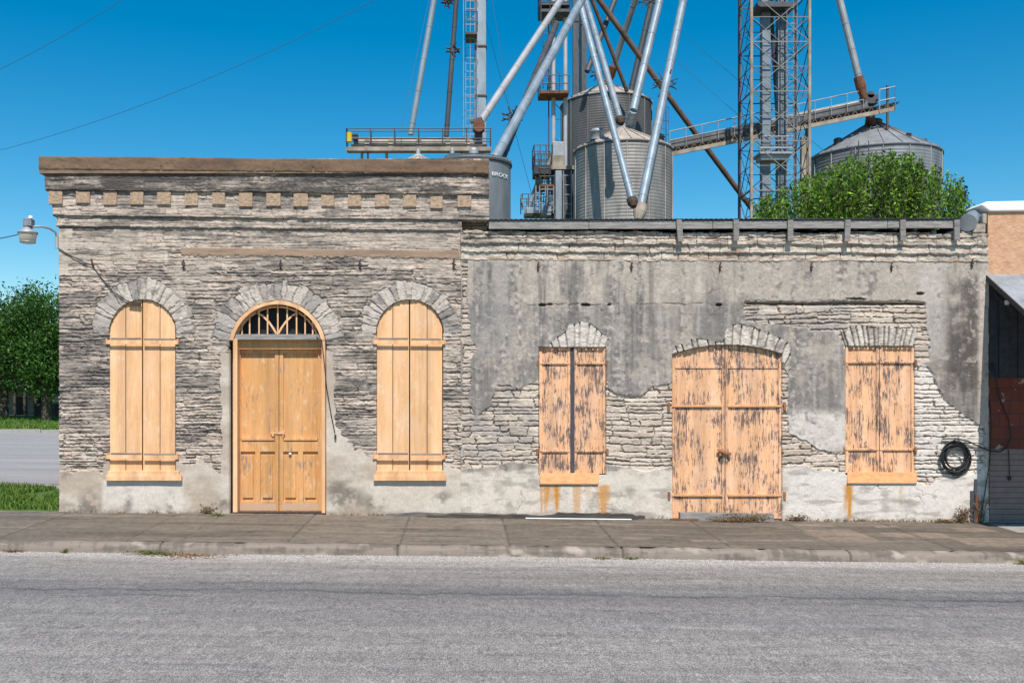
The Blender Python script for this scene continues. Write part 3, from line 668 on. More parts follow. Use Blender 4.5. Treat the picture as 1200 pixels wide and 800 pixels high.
# ------------------------------------------------------------------ BUILDING 2 (plastered stone)
def building_two():
    root = thing('plastered_building', (W(850, 608).x, 0, 0), 'low stone building with crumbling grey plaster, rusty flat-topped shutters and a tin roof edge', 'building')
    st = .62
    us = np.arange(540, 1160, st); vs = np.arange(267, 624, st); U, V = np.meshgrid(us, vs)
    e, r1, r2, lx, ly = ashlar(U, V, 37, (8, 15), (22, 64), 5.6, 2.2)
    rough = fbm(U, V, 7, 4, 3, 405); stonef = fbm(U, V, 26, 2.5, 4, 401)
    tiny = fbm(U, V, 2.6, 2.0, 2, 408); jd = ss(.1, 1.0, e+rough*.7+tiny*.3)
    h = -.028+.034*jd+(r1-.5)*.026*jd+lx*(r2-.5)*.012-ly*.004+np.round(stonef*3)/3*.006+rough*.007+tiny*.004
    colr = mix(np.zeros(U.shape+(3,))+np.array([.66, .575, .485]), (.50, .425, .35), r1)
    colr = mix(colr, (.33, .29, .245), ss(.2, .6, fbm(U, V, 30, 9, 3, 407)+(r2-.5)*.5)*.55)
    colr = mix(colr, (.21, .175, .14), (1-jd)*.7)
    colr = mix(colr, (.74, .72, .68), rect(U, V, 1072, 425, 1160, 560, 8)*.65*jd)
    colr = mix(colr, (.27, .255, .245), (rect(U, V, 545, 430, 628, 540, 8)*.55+rect(U, V, 870, 352, 1000, 392, 4)*.5+rect(U,V,540,300,566,470,4)*.3)*ss(-.4, .3, fbm(U, V, 20, 12, 3, 409)))
    # cornice bands
    pb = np.zeros(U.shape); sl = (U-560)*.004
    Vq = V-sl+fbm(U, V, 28, 60, 3, 411)*1.0+fbm(U, V, 5, 60, 3, 412)*1.1
    b1 = Vq < 304.5; b2 = Vq < 295; b3 = Vq < 285
    pb[b1] = .03; pb[b2] = .062; pb[b3] = .10
    cb = mix(np.zeros(U.shape+(3,))+np.array([.60, .53, .45]), (.30, .26, .22), ss(-.25, .5, fbm(U, V, 24, 4, 4, 415))*.85)
    cb = mix(cb, (.36, .21, .12), ss(.3, .6, fbm(U, V, 20, 4, 3, 419)+.2*(Vq > 296))*.5)
    vj = np.cumsum(np.random.RandomState(8).uniform(18, 60, 40))+540
    dj = np.min(np.abs((U+fbm(U, V, 9, 9, 2, 420)*1.5)[..., None]-(vj[None, None, :])-(b3*9+b2*13)[..., None]), -1)
    jj = ss(.1, .9, dj)
    cb = mix(cb, (.12, .10, .085), (1-jj)*.7)
    low = fbm(U, V, 10, 4, 4, 425)
    colr[b1] = cb[b1]
    h[b1] = (low*.006+rough*.006+tiny*.005+stonef*.006-.014*(1-jj))[b1]; colr[b1] *= (1+.22*tiny+.2*rough)[b1][:, None]
    rub = b3 & (Vq < 281); h[rub] = (low*.02-.01+.03*(jd-.5))[rub]
    colr[rub] = mix(colr, (.14, .12, .10), ss(.1, .5, low)*.6)[rub]
    lichen = ss(0, .5, fbm(U, V, 24, 10, 3, 428))*rect(U, V, 540, 262, 610, 285, 8); colr = mix(colr, (.13,.115,.10), lichen*.8)
    # plaster coat
    wu = fbm(U, V, 16, 12, 3, 431)*3.5+fbm(U, V, 4, 4, 2, 433)*1.2; wv = fbm(U, V, 16, 12, 3, 441)*3.0+fbm(U, V, 4, 4, 2, 443)*1.2
    Up, Vp = U+wu, V+wv
    bare = inpoly(Up, Vp, [(541, 300), (549, 300), (546, 345), (549, 372), (553, 400), (558, 408), (550, 420), (552, 445), (548, 470), (558, 488), (575, 478), (580, 452), (598, 452), (606, 458), (622, 450), (640, 440), (640, 548), (600, 540), (560, 548), (541, 550)])
    bare |= inpoly(Up, Vp, [(704, 440), (712, 455), (722, 462), (740, 464), (755, 462), (764, 452), (776, 450), (795, 444), (795, 545), (760, 552), (742, 548), (704, 545)])
    bare |= inpoly(Up, Vp, [(910, 420), (923, 440), (922, 470), (924, 505), (935, 515), (958, 525), (975, 530), (995, 527), (995, 552), (960, 552), (940, 545), (910, 545)])
    bare |= inpoly(Up, Vp, [(1065, 415), (1090, 432), (1098, 455), (1108, 470), (1120, 482), (1140, 490), (1152, 500), (1154, 530), (1150, 552), (1120, 560), (1090, 566), (1065, 565)])
    bare |= inpoly(Up, Vp, [(872, 352), (1084, 352), (1085, 380), (1090, 400), (1088, 425), (1065, 425), (1065, 400), (985, 400), (980, 388), (960, 388), (940, 386), (925, 382), (875, 378)])
    bare |= inpoly(Up, Vp, [(640, 410), (655, 396), (668, 380), (683, 377), (700, 385), (710, 396), (712, 412)])
    pl = ~bare & (V > 300) & ~b1
    pn = fbm(U, V, 60, 40, 5, 451); p2 = fbm(U, V, 13, 11, 5, 455); p4 = fbm(U, V, 5, 4, 3, 456); p3 = fbm(U, V, 10, 70, 3, 457)
    pc = np.zeros(U.shape+(3,))+np.array([.40, .355, .305])
    pc = mix(pc, (.50, .44, .375), ss(-.1, .5, p2+pn*.6)*.8)
    pc = mix(pc, (.20, .188, .18), ss(.0, .45, pn*.7+p3*.8+.02)*.70)
    mid = ss(352, 360, V+p2*3)*ss(560, 520, V)
    pc = mix(pc, (.185, .18, .175), mid*.74*ss(-.7, .3, p2+pn+.15))
    pc = mix(pc, (.34, .315, .285), mid*ss(.1, .5, p3+p2*.4)*.55)
    drip = fbm(U, V, 7, 120, 3, 458); pc = mix(pc, (.145, .138, .134), ss(.05, .55, drip+p2*.25)*rect(U, V, 556, 300, 760, 440, 14)*.6)
    pc = mix(pc, (.145, .138, .134), ss(.1, .6, drip+p2*.3)*.45*(1-rect(U, V, 870, 300, 1100, 360, 20)))
    pc = mix(pc, (.56, .51, .45), ss(.15, .6, -drip+p2*.4)*.35)
    pc = mix(pc, (.43, .38, .33), rect(U, V, 870, 306, 1100, 352, 8)*.5)
    pc = mix(pc, (.30, .295, .29), rect(U, V, 560, 306, 600, 420, 8)*.5)
    pc = mix(pc, (.075, .07, .068), np.clip(rect(U, V, 1108, 325, 1146, 485, 9)*ss(-.55, .35, p3+p2*.6+.2)+.55*rect(U, V, 562, 306, 585, 440, 6)*ss(-.2, .5, p3), 0, 1)*.82)
    pc = mix(pc, (.50, .47, .43), rect(U, V, 1076, 310, 1108, 420, 8)*.55)
    pc = mix(pc, (.55, .50, .44), rect(U, V, 1146, 320, 1160, 600, 3)*.7)
    # lower coat, cream
    lo_v = 549+fbm(U, V, 30, 30, 3, 461)*7-30*rect(U, V, 925, 400, 990, 640, 12)*0
    lo = ss(-2, 3, V-lo_v)
    sm = fbm(U, V, 26, 7, 4, 463)
    lc = mix(np.zeros(U.shape+(3,))+np.array([.66, .60, .52]), (.50, .45, .38), ss(-.1, .55, p2+pn*.4)*.75)
    lc = mix(lc, (.72, .70, .66), rect(U, V, 920, 545, 1152, 610, 10)*.6)
    lc = mix(lc, (.30, .27, .24), ss(.12, .5, sm+p2*.2)*.6)
    pc = mix(pc, 0*pc+lc, lo)
    pc = mix(pc, (.66, .62, .56), rect(U, V, 922, 482, 992, 548, 7)*.85*ss(-.9, .2, p2+.1))
    pc = mix(pc, (.26, .22, .18), ss(597, 611, V+fbm(U, V, 14, 8, 3, 465)*8-(U-540)*.012)*.6)
    pc = mix(pc, (.30, .27, .23), np.clip(sum(np.exp(-((U-a)/w)**2-((V-b_)/hh)**2) for a, b_, w, hh in ((560, 580, 12, 8), (600, 590, 10, 7), (735, 580, 10, 8), (1060, 590, 14, 6), (575, 565, 9, 6))), 0, 1)*ss(-.5, .4, p2)*.7)
    # cracks, pits
    cr = np.abs(fbm(U, V, 45, 35, 4, 471)); crk = np.exp(-(cr/.010)**2)*ss(-.15, .1, fbm(U, V, 60, 60, 2, 475))
    cl = np.exp(-((V-357-p2*3)/.7)**2)*rect(U, V, 620, 340, 872, 370, 4)*ss(-.3, .2, fbm(U, V, 18, 18, 3, 477))
    crk = np.clip(crk*.75+cl, 0, 1)
    pc = mix(pc, (.10, .09, .08), crk*.7)
    pc = mix(pc, (.60, .54, .47), ss(.30, .65, p4*.8+p3*.6)*.45*(1-lo)); pc = mix(pc, (.13, .12, .115), ss(.28, .65, -p4*.8+p3*.6)*.55*(1-.75*lo)); pc *= (1+(.16-.08*lo)*fbm(U, V, 3.0, 3.0, 2, 481))[..., None]
    ph = .020+pn*.006+(p2*.005+p4*.0022)*(1-.6*lo)+fbm(U, V, 3, 3, 2, 483)*.0015-.012*crk
    # holes in the plaster
    for (a, b_, w_, hh) in ((636, 358, 5, 2.2), (645, 357, 3, 1.4), (686, 357, 5, 1.8), (714, 356, 2, 1.2), (843, 357, 4, 2.2), (1003, 350, 12, 1.2), (1078, 344, 4, 2.0)):
        g_ = ss(1.2, .8, np.hypot((U+wu*.5-a)/w_, (V+wv*.5-b_)/hh)); ph = ph-.035*g_; pc = mix(pc, (.04, .035, .03), g_*.9)
    # rust run-down below the iron sills
    rn = fbm(U, V, 3.0, 60, 3, 487)
    rust = np.clip(sum(a*ss(1.15, .25, np.abs(U-c_+rn*2.2+p2*1.2)/(w_*(1.15-.55*np.clip((V-566)/40, 0, 1))))*ss(566, 570, V)*(1-ss(v1-8, v1+6, V)) for c_, w_, v1, a in ((640, 4.0, 600, .6), (653, 4.6, 600, 1.0), (646, 8, 590, .45), (676, 6.5, 603, .6), (707, 9.5, 606, .8), (689, 4, 585, .35), (634.5, 2.5, 603, .7), (995, 5.0, 610, 1.0), (1055, 3.0, 592, .4), (990, 3, 600, .6))), 0, 1)
    pc = mix(pc, (.55, .255, .045), rust*ss(-.9, .15, rn+.4+p4*.5))
    colr[pl] = pc[pl]; h[pl] = ph[pl]
    # thin soldier stones showing above the openings
    part = np.zeros(U.shape, int)
    def soldiers(reg, cxx, cyy, n, lo_, hi_, seed):
        rr = np.hypot(U-cxx, V-cyy); th = np.arctan2(cyy-V, U-cxx); rs = np.random.RandomState(seed)
        cuts = np.linspace(lo_, hi_, n+1)+rs.uniform(-.25, .25, n+1)*(hi_-lo_)/n; thw = th+fbm(U, V, 7, 7, 2, seed)*.004
        vi = np.clip(np.searchsorted(cuts, thw)-1, 0, n-1); de = np.min(np.abs(thw[..., None]-cuts), -1)*rr; jj_ = ss(.1, 1.3, de)
        t1 = rs.rand(n)[vi]; c_ = mix(np.zeros(U.shape+(3,))+np.array([.62, .57, .50]), (.33, .30, .27), ss(.4, 1, t1)*.7)
        c_ = mix(c_, (.20, .18, .16), ss(-.1, .45, fbm(U, V, 5, 9, 4, seed+3)+.3*tiny)*.65); c_ *= (1+.2*tiny+.2*rough)[..., None]; c_ = mix(c_, (.12, .10, .085), (1-jj_)*.75)
        colr[reg] = c_[reg]; h[reg] = (-.018+.034*jj_+(t1-.5)*.020+rough*.009+tiny*.005)[reg]
    regA = inpoly(Up, Vp, [(846, 404), (850, 383), (862, 379), (885, 384), (905, 391), (924, 402), (928, 412), (921, 440), (913, 414), (880, 405)])
    regA |= inpoly(Up, Vp, [(786, 412), (790, 404), (810, 398), (832, 397), (848, 400), (848, 406), (815, 407), (788, 418)])
    soldiers(regA, 852, 560, 24, math.radians(45), math.radians(130), 501); part[regA] = 1
    regB = inpoly(Up, Vp, [(984, 386), (1004, 382), (1040, 383), (1072, 386), (1074, 408), (986, 408)]); soldiers(regB, 1030, 520, 20, math.radians(62), math.radians(118), 511); part[regB] = 2
    regC = inpoly(Up, Vp, [(636, 409), (655, 396), (668, 380), (683, 377), (700, 385), (711, 400), (712, 409)]); soldiers(regC, 676, 500, 14, math.radians(60), math.radians(125), 521)
    colr[regC] = mix(colr, (.66, .62, .56), .5+0*U)[regC]; part[regC] = 3
    # long dark gap of the rotten lintel
    g_ = np.exp(-((V-355.5-fbm(U, V, 50, 50, 2, 531)*1.2-(U-870)*.003)/1.7)**2)*rect(U, V, 874, 340, 1083, 370, 3); h -= .05*g_; colr = mix(colr, (.045, .04, .038), g_*.85)
    # openings
    cxx = 852; dtop = 403.5+np.abs(U-cxx)**2*.0026
    hole = ((U > 631) & (U < 710.5) & (V > 406) & (V < 556)) | ((U > 787) & (U < 916.5) & (V > dtop)) | ((U > 990) & (U < 1072) & (V > 405) & (V < 556))
    top = V < 270.5+sl+fbm(U, V, 22, 60, 3, 541)*2.2+10*rect(U, V, 1126, 200, 1162, 400, 2)*0
    out = top | ((U > 1157.5+fbm(U, V, 60, 12, 3, 543)*1.0))
    X = (U-HX)/FPX*(D0-pb); Z = CZ+(HY-V)/FPX*(D0-pb); Y = -(pb+h)
    cm = lambda a: a[:-1, :-1]; void = cm(hole | out)
    grid_object('wall', X, Y, Z, cm(part == 0) & ~void, colr, M['plaster'], root, .24, void)
    for n in (1, 2, 3): grid_object('lintel_stones', X, Y, Z, cm(part == n) & ~void, colr, M['stone'], root, .24, void)
    mb = MB(); mb.box((W(573, 0).x, .242, -.6), (W(1156, 0).x, 11, W(0, 276).z)); mb.build('body', M['side'], root)
    # tin roof and its weathered fascia
    n = 330; xl, xr = W(572.5, 0, .2).x, W(1127, 0, .2).x; vs_, fs_ = [], []
    for j, (y, dz) in enumerate(((-.20, 0), (9.5, .12))):
        for i in range(n+1):
            x = xl+(xr-xl)*i/n; vs_.append((x, y, W(0, 257.2+(x-xl)/(xr-xl)*-1.2, .20).z+dz+.010*abs(math.sin(i*.9))))
    fs_ = [(i, i+1, n+2+i, n+1+i) for i in range(n)]
    mb = MB(); mb.add(vs_, fs_); rf = mb.build('tin_roof', M['tin_dark'], root); so = rf.modifiers.new('thick', 'SOLIDIFY'); so.thickness = .012
    mb = MB()
    for a, b_ in ((572.8, 690), (690.4, 835), (835.4, 925), (925.4, 1040), (1040.4, 1125)):
        va = 258.7-(a-572)*.0022; mb.wbox(a, va+random.uniform(-.3, .3), b_, va+9.6, .13, .175)
    mb.build('fascia', M['old_wood'], root, bevel=.004)
    mb = MB()
    for kx in range(24):
        u = 578+kx*23.5; a = W(u, 262, .165); mb.box((a.x, -.165, a.z-.09), (a.x+.05, .4, a.z))
    mb.build('rafter_tails', M['plank'], root)
    for u, vb, tl in ((797.5, 283, -1.6), (862.5, 282, 0), (926, 282.5, 0), (992.5, 283, .6), (1058, 281.5, -.3), (1121, 282, 0)):
        mb = MB(); a = W(u+tl*1.3, 257.6, .20); b_ = W(u, vb, .155); mb.beam(a, b_, .085, .04); mb.build('rafter_strut', M['old_wood'], root, bevel=.004)
    # iron hooks below the cornice
    for u, v in ((630.5, 308), (740, 308), (844, 308), (951, 308), (1045, 308), (1139.5, 304)):
        mb = MB(); mb.path([W(u, v+9, .02), W(u, v+8, .045), W(u-.4, v+3, .05), W(u+.8, v-1, .05)], .011); mb.tube(W(u-.8, v+4, .03), W(u+1.6, v+5, .06), .012)
        mb.build('iron_hook', M['iron'], root)
    return root
B2 = building_two()

def panel_shutters(u0, u1, v0, v1, mid0, mid1, mt, rails, sill, sv, root=B2):
    d = -.03
    mb = MB(); mb.wbox(u0-1, v0-1, u1+1, v1+2, -.24, -.11); mb.build('window_backing', M['unlit_inside'], root)
    if mid1-mid0 > 2:
        mb = MB(); mb.wbox(mid0-.4, v0+1, mid1+.4, sv-8, -.09, -.036); mb.build('centre_post', M['black_paint'], root)
    for a, b_ in ((u0+.9, mid0), (mid1, u1-.9)):
        mb = MB(); mb.wbox(a, v0+.9, b_, v1, -.09, -.05)
        mb.wbox(a, v0+.9, a+3.2, v1, -.05, d); mb.wbox(b_-3.2, v0+.9, b_, v1, -.05, d); mb.wbox(a+3.3, v0+.9, b_-3.3, v0+4.5, -.05, d-.002)
        for r in rails: mb.wbox(a+3.3, r-1.6, b_-3.3, r+1.6, -.05, d-.002)
        lf = mb.build('shutter', mt, root, bevel=.003)
        left = a < mid0-5 and a < (u0+u1)/2 and b_ <= (u0+u1)/2+4
        for r in rails:
            mb = MB(); mb.wbox(a+.5, r-.8, b_-.5, r+.8, d, d+.012); mb.build('strap', mt, lf)
            px = u0-1.2 if left else u1+1.5
            mb = MB(); mb.tube(W(px, r-3, .01), W(px, r+3, .01), .018); mb.wbox(min(px, a if left else b_), r-.8, max(px, a if left else b_), r+1, -.03, .0); mb.build('pintle', M['rust_o'], lf)
    mb = MB(); a0, a1 = sill
    mb.add([W(a0, v1-1, .02), W(a1, v1-1, .02), W(a1-1.5 if a1 < u1 else a1, sv, .055), W(a0, sv, .055), W(a0, v1-1, -.15), W(a1, v1-1, -.15), W(a1, sv-1, -.15), W(a0, sv-1, -.15)],
        [(3,2,1,0), (4,5,6,7), (0,1,5,4), (1,2,6,5), (2,3,7,6), (3,0,4,7)])
    mb.build('window_sill', M['sill_o'], root, bevel=.004)
M['rust_o'] = simple('orange_rusty_iron', (.36, .17, .08), .8, .1, .5, 15)
panel_shutters(631, 710.5, 406, 555, 668.3, 673.2, M['paint_b'], (425.5, 528.5), (632.5, 702.5), 567)
panel_shutters(990, 1072, 405, 554, 1030.3, 1031, M['paint_d'], (424.5, 526.5), (993, 1074.5), 566)
def carriage_doors():
    top = lambda u: 403.5+(u-852)**2*.0026
    def board(mb, a, b_, vb, d0, d1, vt=None):
        n = 8; pts = [(a, vb), (b_, vb)]+[(b_+(a-b_)*i/n, (vt if vt else top(b_+(a-b_)*i/n)+1.0)) for i in range(n+1)]
        mb.prism([(W(u, v, d1).x, W(u, v, d1).z) for u, v in pts], -d1, -d0)
    mb = MB(); mb.wbox(786, 400, 918, 612, -.24, -.12); mb.build('doorway_backing', M['unlit_inside'], B2)
    for s, (a, b_) in enumerate(((787.8, 849.3), (850.0, 915.6))):
        mb = MB(); bot = 607+s*.6
        board(mb, a, b_, bot, -.10, -.055)
        board(mb, a, a+3.4, bot, -.055, -.036); board(mb, b_-3.4, b_, bot, -.055, -.036)
        for r in (430, 475.5, 580): mb.wbox(a+3.5, r-1.5, b_-3.5, r+1.5, -.055, -.038)
        mt = M['paint_c']; lf = mb.build('door_leaf', mt, B2, bevel=.003)
        for r in (475.5, 580):
            mb = MB()
            if s == 0: mb.wbox(784.5, r-1.1, b_-3, r+1.1, -.036, -.018)
            else: mb.wbox(a+3, r-1.1, 919, r+1.1, -.036, -.018)
            mb.build('strap_hinge', M['sill_o'], lf)
            px = 784 if s == 0 else 919.5
            mb = MB(); mb.tube(W(px, r-4, .02), W(px, r+5, .02), .022); mb.build('pintle', M['rust_o'], lf)
    mb = MB(); mb.beam(W(841, 527, -.0), W(857, 532, .01), .035, .03); mb.tube(W(844, 527, -.03), W(844, 534, .0), .02); mb.tube(W(855, 531, -.03), W(855, 531, .02), .016); mb.build('hasp', M['rust_o'], B2)
    mb = MB(); mb.wbox(787.5, 607.5, 917, 613, -.24, -.03); mb.build('threshold', M['iron'], B2)
carriage_doors()

# ------------------------------------------------------------------ NEIGHBOUR on the right
def neighbour():
    root = thing('stucco_building', (W(1195, 612).x, 0, 0), 'peach stucco building with brick panel and white roof edge at the right end', 'building')
    xa = W(1157.6, 0, 0).x; xb = xa+9; z = lambda v: W(0, v).z
    m, t, b = mat('peach_stucco'); c = coord(t); n = noise(t, c, 7, 6, .7); r_ = mixc(t, ramp(t, n, [(.3, 0.0), (.7, 1.0)]), (.50, .27, .155), (.66, .40, .25)); 
    r_ = mixc(t, ramp(t, noise(t, c, 5, 5, .7), [(.62, 0.0), (.7, .6)]), r_, (.22,.16,.12))
    t.links.new(r_, b.inputs['Base Color']); b.inputs['Roughness'].default_value = .9; bump(t, b, noise(t, c, 12, 6, .7), 1.0, .03)
    mb = MB(); mb.box((xa, 0, z(325)), (xb, .3, z(247))); mb.build('stucco_wall', m, root)
    mb = MB(); mb.box((xa, .05, -.5), (xa+9, .3, z(326))); mb.build('inner_wall', M['tin_dark'], root)
    mb = MB(); mb.box((xa+.01, .32, -.5), (xb, 11, z(250))); mb.build('body', M['side'], root)
    # white roof edge
    mb = MB(); y0 = -.14
    pts = [(1157, 236), (1150, 240), (1160, 247.5), (1290, 246), (1290, 233.5)]
    mb.prism([(W(u, v, .05).x, W(u, v, .05).z) for u, v in pts], -.05, .45); mb.build('roof_edge', M['white'], root, bevel=.02)
    # brickwork under the awning, brick colours darkened to deepen its shade
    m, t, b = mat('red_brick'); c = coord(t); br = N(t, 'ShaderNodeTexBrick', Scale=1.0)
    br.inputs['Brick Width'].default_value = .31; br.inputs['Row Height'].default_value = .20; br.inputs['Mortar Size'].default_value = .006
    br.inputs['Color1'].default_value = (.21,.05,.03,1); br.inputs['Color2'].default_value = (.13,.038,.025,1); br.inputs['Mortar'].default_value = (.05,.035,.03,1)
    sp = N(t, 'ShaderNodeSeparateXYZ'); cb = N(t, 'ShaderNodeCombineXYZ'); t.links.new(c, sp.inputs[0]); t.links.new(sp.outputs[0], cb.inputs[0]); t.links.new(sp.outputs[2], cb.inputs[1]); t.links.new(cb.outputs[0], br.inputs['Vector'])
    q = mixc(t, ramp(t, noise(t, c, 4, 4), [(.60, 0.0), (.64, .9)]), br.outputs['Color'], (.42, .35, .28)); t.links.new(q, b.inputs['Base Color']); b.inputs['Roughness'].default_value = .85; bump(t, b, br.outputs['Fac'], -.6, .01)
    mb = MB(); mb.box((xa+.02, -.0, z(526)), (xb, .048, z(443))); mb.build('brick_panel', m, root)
    m2 = simple('pinkish_block_siding', (.27, .195, .165), .9, 0, .2, 6)
    mb = MB()
    for i in range(14):
        zb = z(526)-(i+1)*.085; mb.box((xa+.02, -.012, zb+.006), (xb, .048, zb+.085))
    mb.build('lower_siding', m2, root)
    # dark upright sheets of the upper front
    mb = MB()
    for i in range(60):
        mb.box((xa+.02+i*.15, -.02 if i % 2 else -.0, z(443)), (xa+.165+i*.15, .048, z(326)))
    mb.build('dark_cladding', simple('dark_sheet_cladding', (.045,.048,.055), .7, 0, .4, 8), root)
    # sheet-metal awning sloping down to the street
    aw = MB(); n = 420; vs_, fs_ = [], []
    xs0 = xa-.03
    for y, zz in ((.0, z(322)), (-2.2, z(322)-2.2*.62)):
        for i in range(n+1):
            vs_.append((xs0+9*i/n, y, zz+.008*math.sin(i*1.9)))
    fs_ = [(i, i+1, n+2+i, n+1+i) for i in range(n)]
    aw.add(vs_, fs_); o = aw.build('awning', M['galv_aw'], root); so = o.modifiers.new('t', 'SOLIDIFY'); so.thickness = .008
    mb = MB(); mb.beam((xs0+.01, -.005, z(322)-.045), (xs0+.01, -2.2, z(322)-2.2*.62-.045), .04, .07); mb.beam((xs0, -2.17, z(322)-2.17*.62-.06), (xs0+9, -2.17, z(322)-2.17*.62-.06), .04, .1); mb.build('awning_rail', M['plank'], root)
    mb = MB(); mb.beam((xs0+.65, -.3, z(322)-.12), (xs0+1.7, -.55, z(322)-.25), .09, .03); mb.build('loose_board', M['rust_pipe'], root)
    mb = MB()
    for xx in (xs0+2.6, xs0+5.8, xs0+8.6): mb.tube((xx, -2.15, ground(xx)-.09), (xx, -2.15, z(322)-2.15*.62-.1), .04)
    mb.build('awning_posts', M['iron'], root)
M['galv_aw'] = simple('weathered_awning_sheet', (.33, .34, .36), .6, .2, .35, 3)
neighbour()
# dented tin box resting on the end of the cornice
t_ = thing('tin_bucket', W(1137, 268, .05), 'dented bluish tin duct elbow lying on the wall end beside the white roof', 'duct')
mb = MB(); a = W(1127, 262, .1); mb.tube(W(1134, 261, .14), W(1141, 255, -.2), .12, .12, 18); mb.build('drum', M['galv_b2'] if 'galv_b2' in M else M['galv_blue'], t_, bevel=.01)
mb = MB(); mb.tube(W(1134, 261, .15), W(1134.3, 260.8, .135), .132, .132, 18); mb.build('rim', M['galv'], t_)
mb = MB(); mb.beam(W(1143, 251, -.1), W(1150, 262, -.1), .06, .12); mb.build('flange', M['galv'], t_)
mb = MB()
rs = random.Random(3)
for (u0, v0, u1, v1) in ((1127, 271, 1140, 285), (1140, 262, 1156, 273), (1141, 274, 1150, 284), (1150, 273, 1157, 286), (1152, 250, 1157.5, 263)):
    mb.wbox(u0, v0, u1-.5, v1-.5, -.2, .10+rs.uniform(-.03, .03))
mb.build('corner_stones', simple('corner_rubble', (.42,.36,.29), .95, 0, .5, 9, (1,1,2), 1.0), B2, bevel=.02)

# ------------------------------------------------------------------ things fixed to or lying by the facades
def lamp():
    t_ = thing('street_lamp', W(67, 290, .0), 'grey barn-style lamp with a tapered glass bowl on a curved arm at the left corner', 'lamp')
    d = .25; c = W(32.5, 272, d)
    mb = MB(); mb.path([W(67, 291, -.0), W(67, 279, .02), W(65, 272, .05), (W(58, 267.5, .12)), W(50, 265.5, .2), W(41, 265.5, .24), W(37, 266, .25)], .018, 10); mb.build('arm', M['galv'], t_, smooth=True)
    mb = MB(); mb.tube(W(66.6, 276, .015), W(66.6, 291, .015), .03); mb.build('bracket', M['silver'], t_)
    k = 1/74.
    mb = MB(); mb.lathe([(.0, .075), (.06, .07), (.075, .045), (.11, .02), (.148, 0), (.148, -.015), (.135, -.015)], c, 24); mb.build('hood', M['silver'], t_, smooth=True)
    mb = MB(); mb.lathe([(.0, .21), (.055, .21), (.062, .20), (.065, .07), (0, .07)], c, 16); mb.box((c.x-.02, c.y-.07, c.z+.09), (c.x+.085, c.y+.05, c.z+.19)); mb.build('ballast_box', M['galv_dk2'], t_)
    mb = MB(); mb.lathe([(0, .25), (.03, .25), (.035, .21), (0, .21)], (c.x+.045, c.y, c.z+.0), 14); mb.build('photocell', M['white'], t_)
    m, t, b = mat('frosted_bowl'); b.inputs['Base Color'].default_value = (.62, .56, .45, 1); b.inputs['Roughness'].default_value = .35; b.inputs['Transmission Weight'].default_value = .25
    cc = coord(t); wv = noise(t, cc, 14, 3); t.links.new(mixc(t, wv, (.45,.42,.36), (.68,.62,.5)), b.inputs['Base Color'])
    mb = MB(); mb.lathe([(.138, -.015), (.128, -.06), (.112, -.155), (.09, -.172), (0, -.175)], c, 28); mb.build('glass_bowl', m, t_, smooth=True)
    mb = MB(); mb.lathe([(.143, -.013), (.148, -.02), (.143, -.03), (.13, -.03)], c, 28); mb.lathe([(.114, -.150), (.117, -.158), (.11, -.166)], c, 28); mb.build('rim', M['galv'], t_)
M['galv_dk2'] = simple('lamp_housing_grey', (.30, .29, .33), .5, .3, .3, 12)
lamp()
def sag(a, b, s=0.0, n=12):
    a = Vector(a); b = Vector(b); return [a.lerp(b, i/n)-Vector((0, 0, s*4*(i/n)*(1-i/n))) for i in range(n+1)]
def cable(pts, r, name, label, m='black'):
    mb = MB(); mb.path(pts, r, 6); o = mb.build(name, M[m], smooth=True); props(o, label, 'cable'); return o
cable([W(68, 291, .03), W(80, 298, .03), W(95, 306, .025), W(108, 311, .03), W(120, 327, .03), W(132, 341, .03), W(146, 351, .03), W(158, 356, .0)], .008, 'lamp_cable', 'thin dark cable running from the lamp down to the left arched window')
mb = MB(); mb.path([W(107, 304, .02), W(108, 308, .05), W(110, 313, .04)], .014); mb.beam(W(151, 355.5, .01), W(165, 357, .012), .03, .05); props(mb.build('cable_clamp', M['iron']), 'small dark clamp holding the lamp cable on the stone wall', 'clamp')
cable([W(371, 395, -.02), W(377, 398, .02), W(379.5, 420, .03), W(383, 455, .03), W(388, 485, .03), W(392.5, 507, .03)], .007, 'hanging_cable', 'thin loose cable hanging down the right side of the arched doorway')
mb = MB(); c_ = W(393, 512, .035); mb.lathe([(0, .04), (.014, .035), (.018, 0), (.016, -.03), (0, -.035)], c_, 10); props(mb.build('cable_end', M['iron']), 'small dark socket at the end of the cable right of the arched doorway', 'socket')
# overhead wires
cable(sag(P(-60, 100, 30), P(180, -22, 22), .25, 30), .008, 'power_line', 'upper overhead wire crossing the sky at the top left corner', 'wire') if False else None
M['wire'] = simple('overhead_wire', (.045, .11, .18), .6, 0, .1, 5, bumps=0)
cable(sag(P(-60, 108, 30), P(190, -30, 24), .2, 30), .0075, 'power_line', 'short steep overhead wire in the top left corner of the sky', 'wire')
cable(sag(P(-60, 190, 40), P(520, -42, 30), .75, 40), .009, 'power_line', 'long overhead wire rising across the left sky towards the spouts', 'wire')
cable(sag(P(-60, 282, 15.4), W(24, 274, .25), .05, 16), .008, 'lamp_feed_wire', 'overhead wire reaching the lamp from the left edge', 'wire')
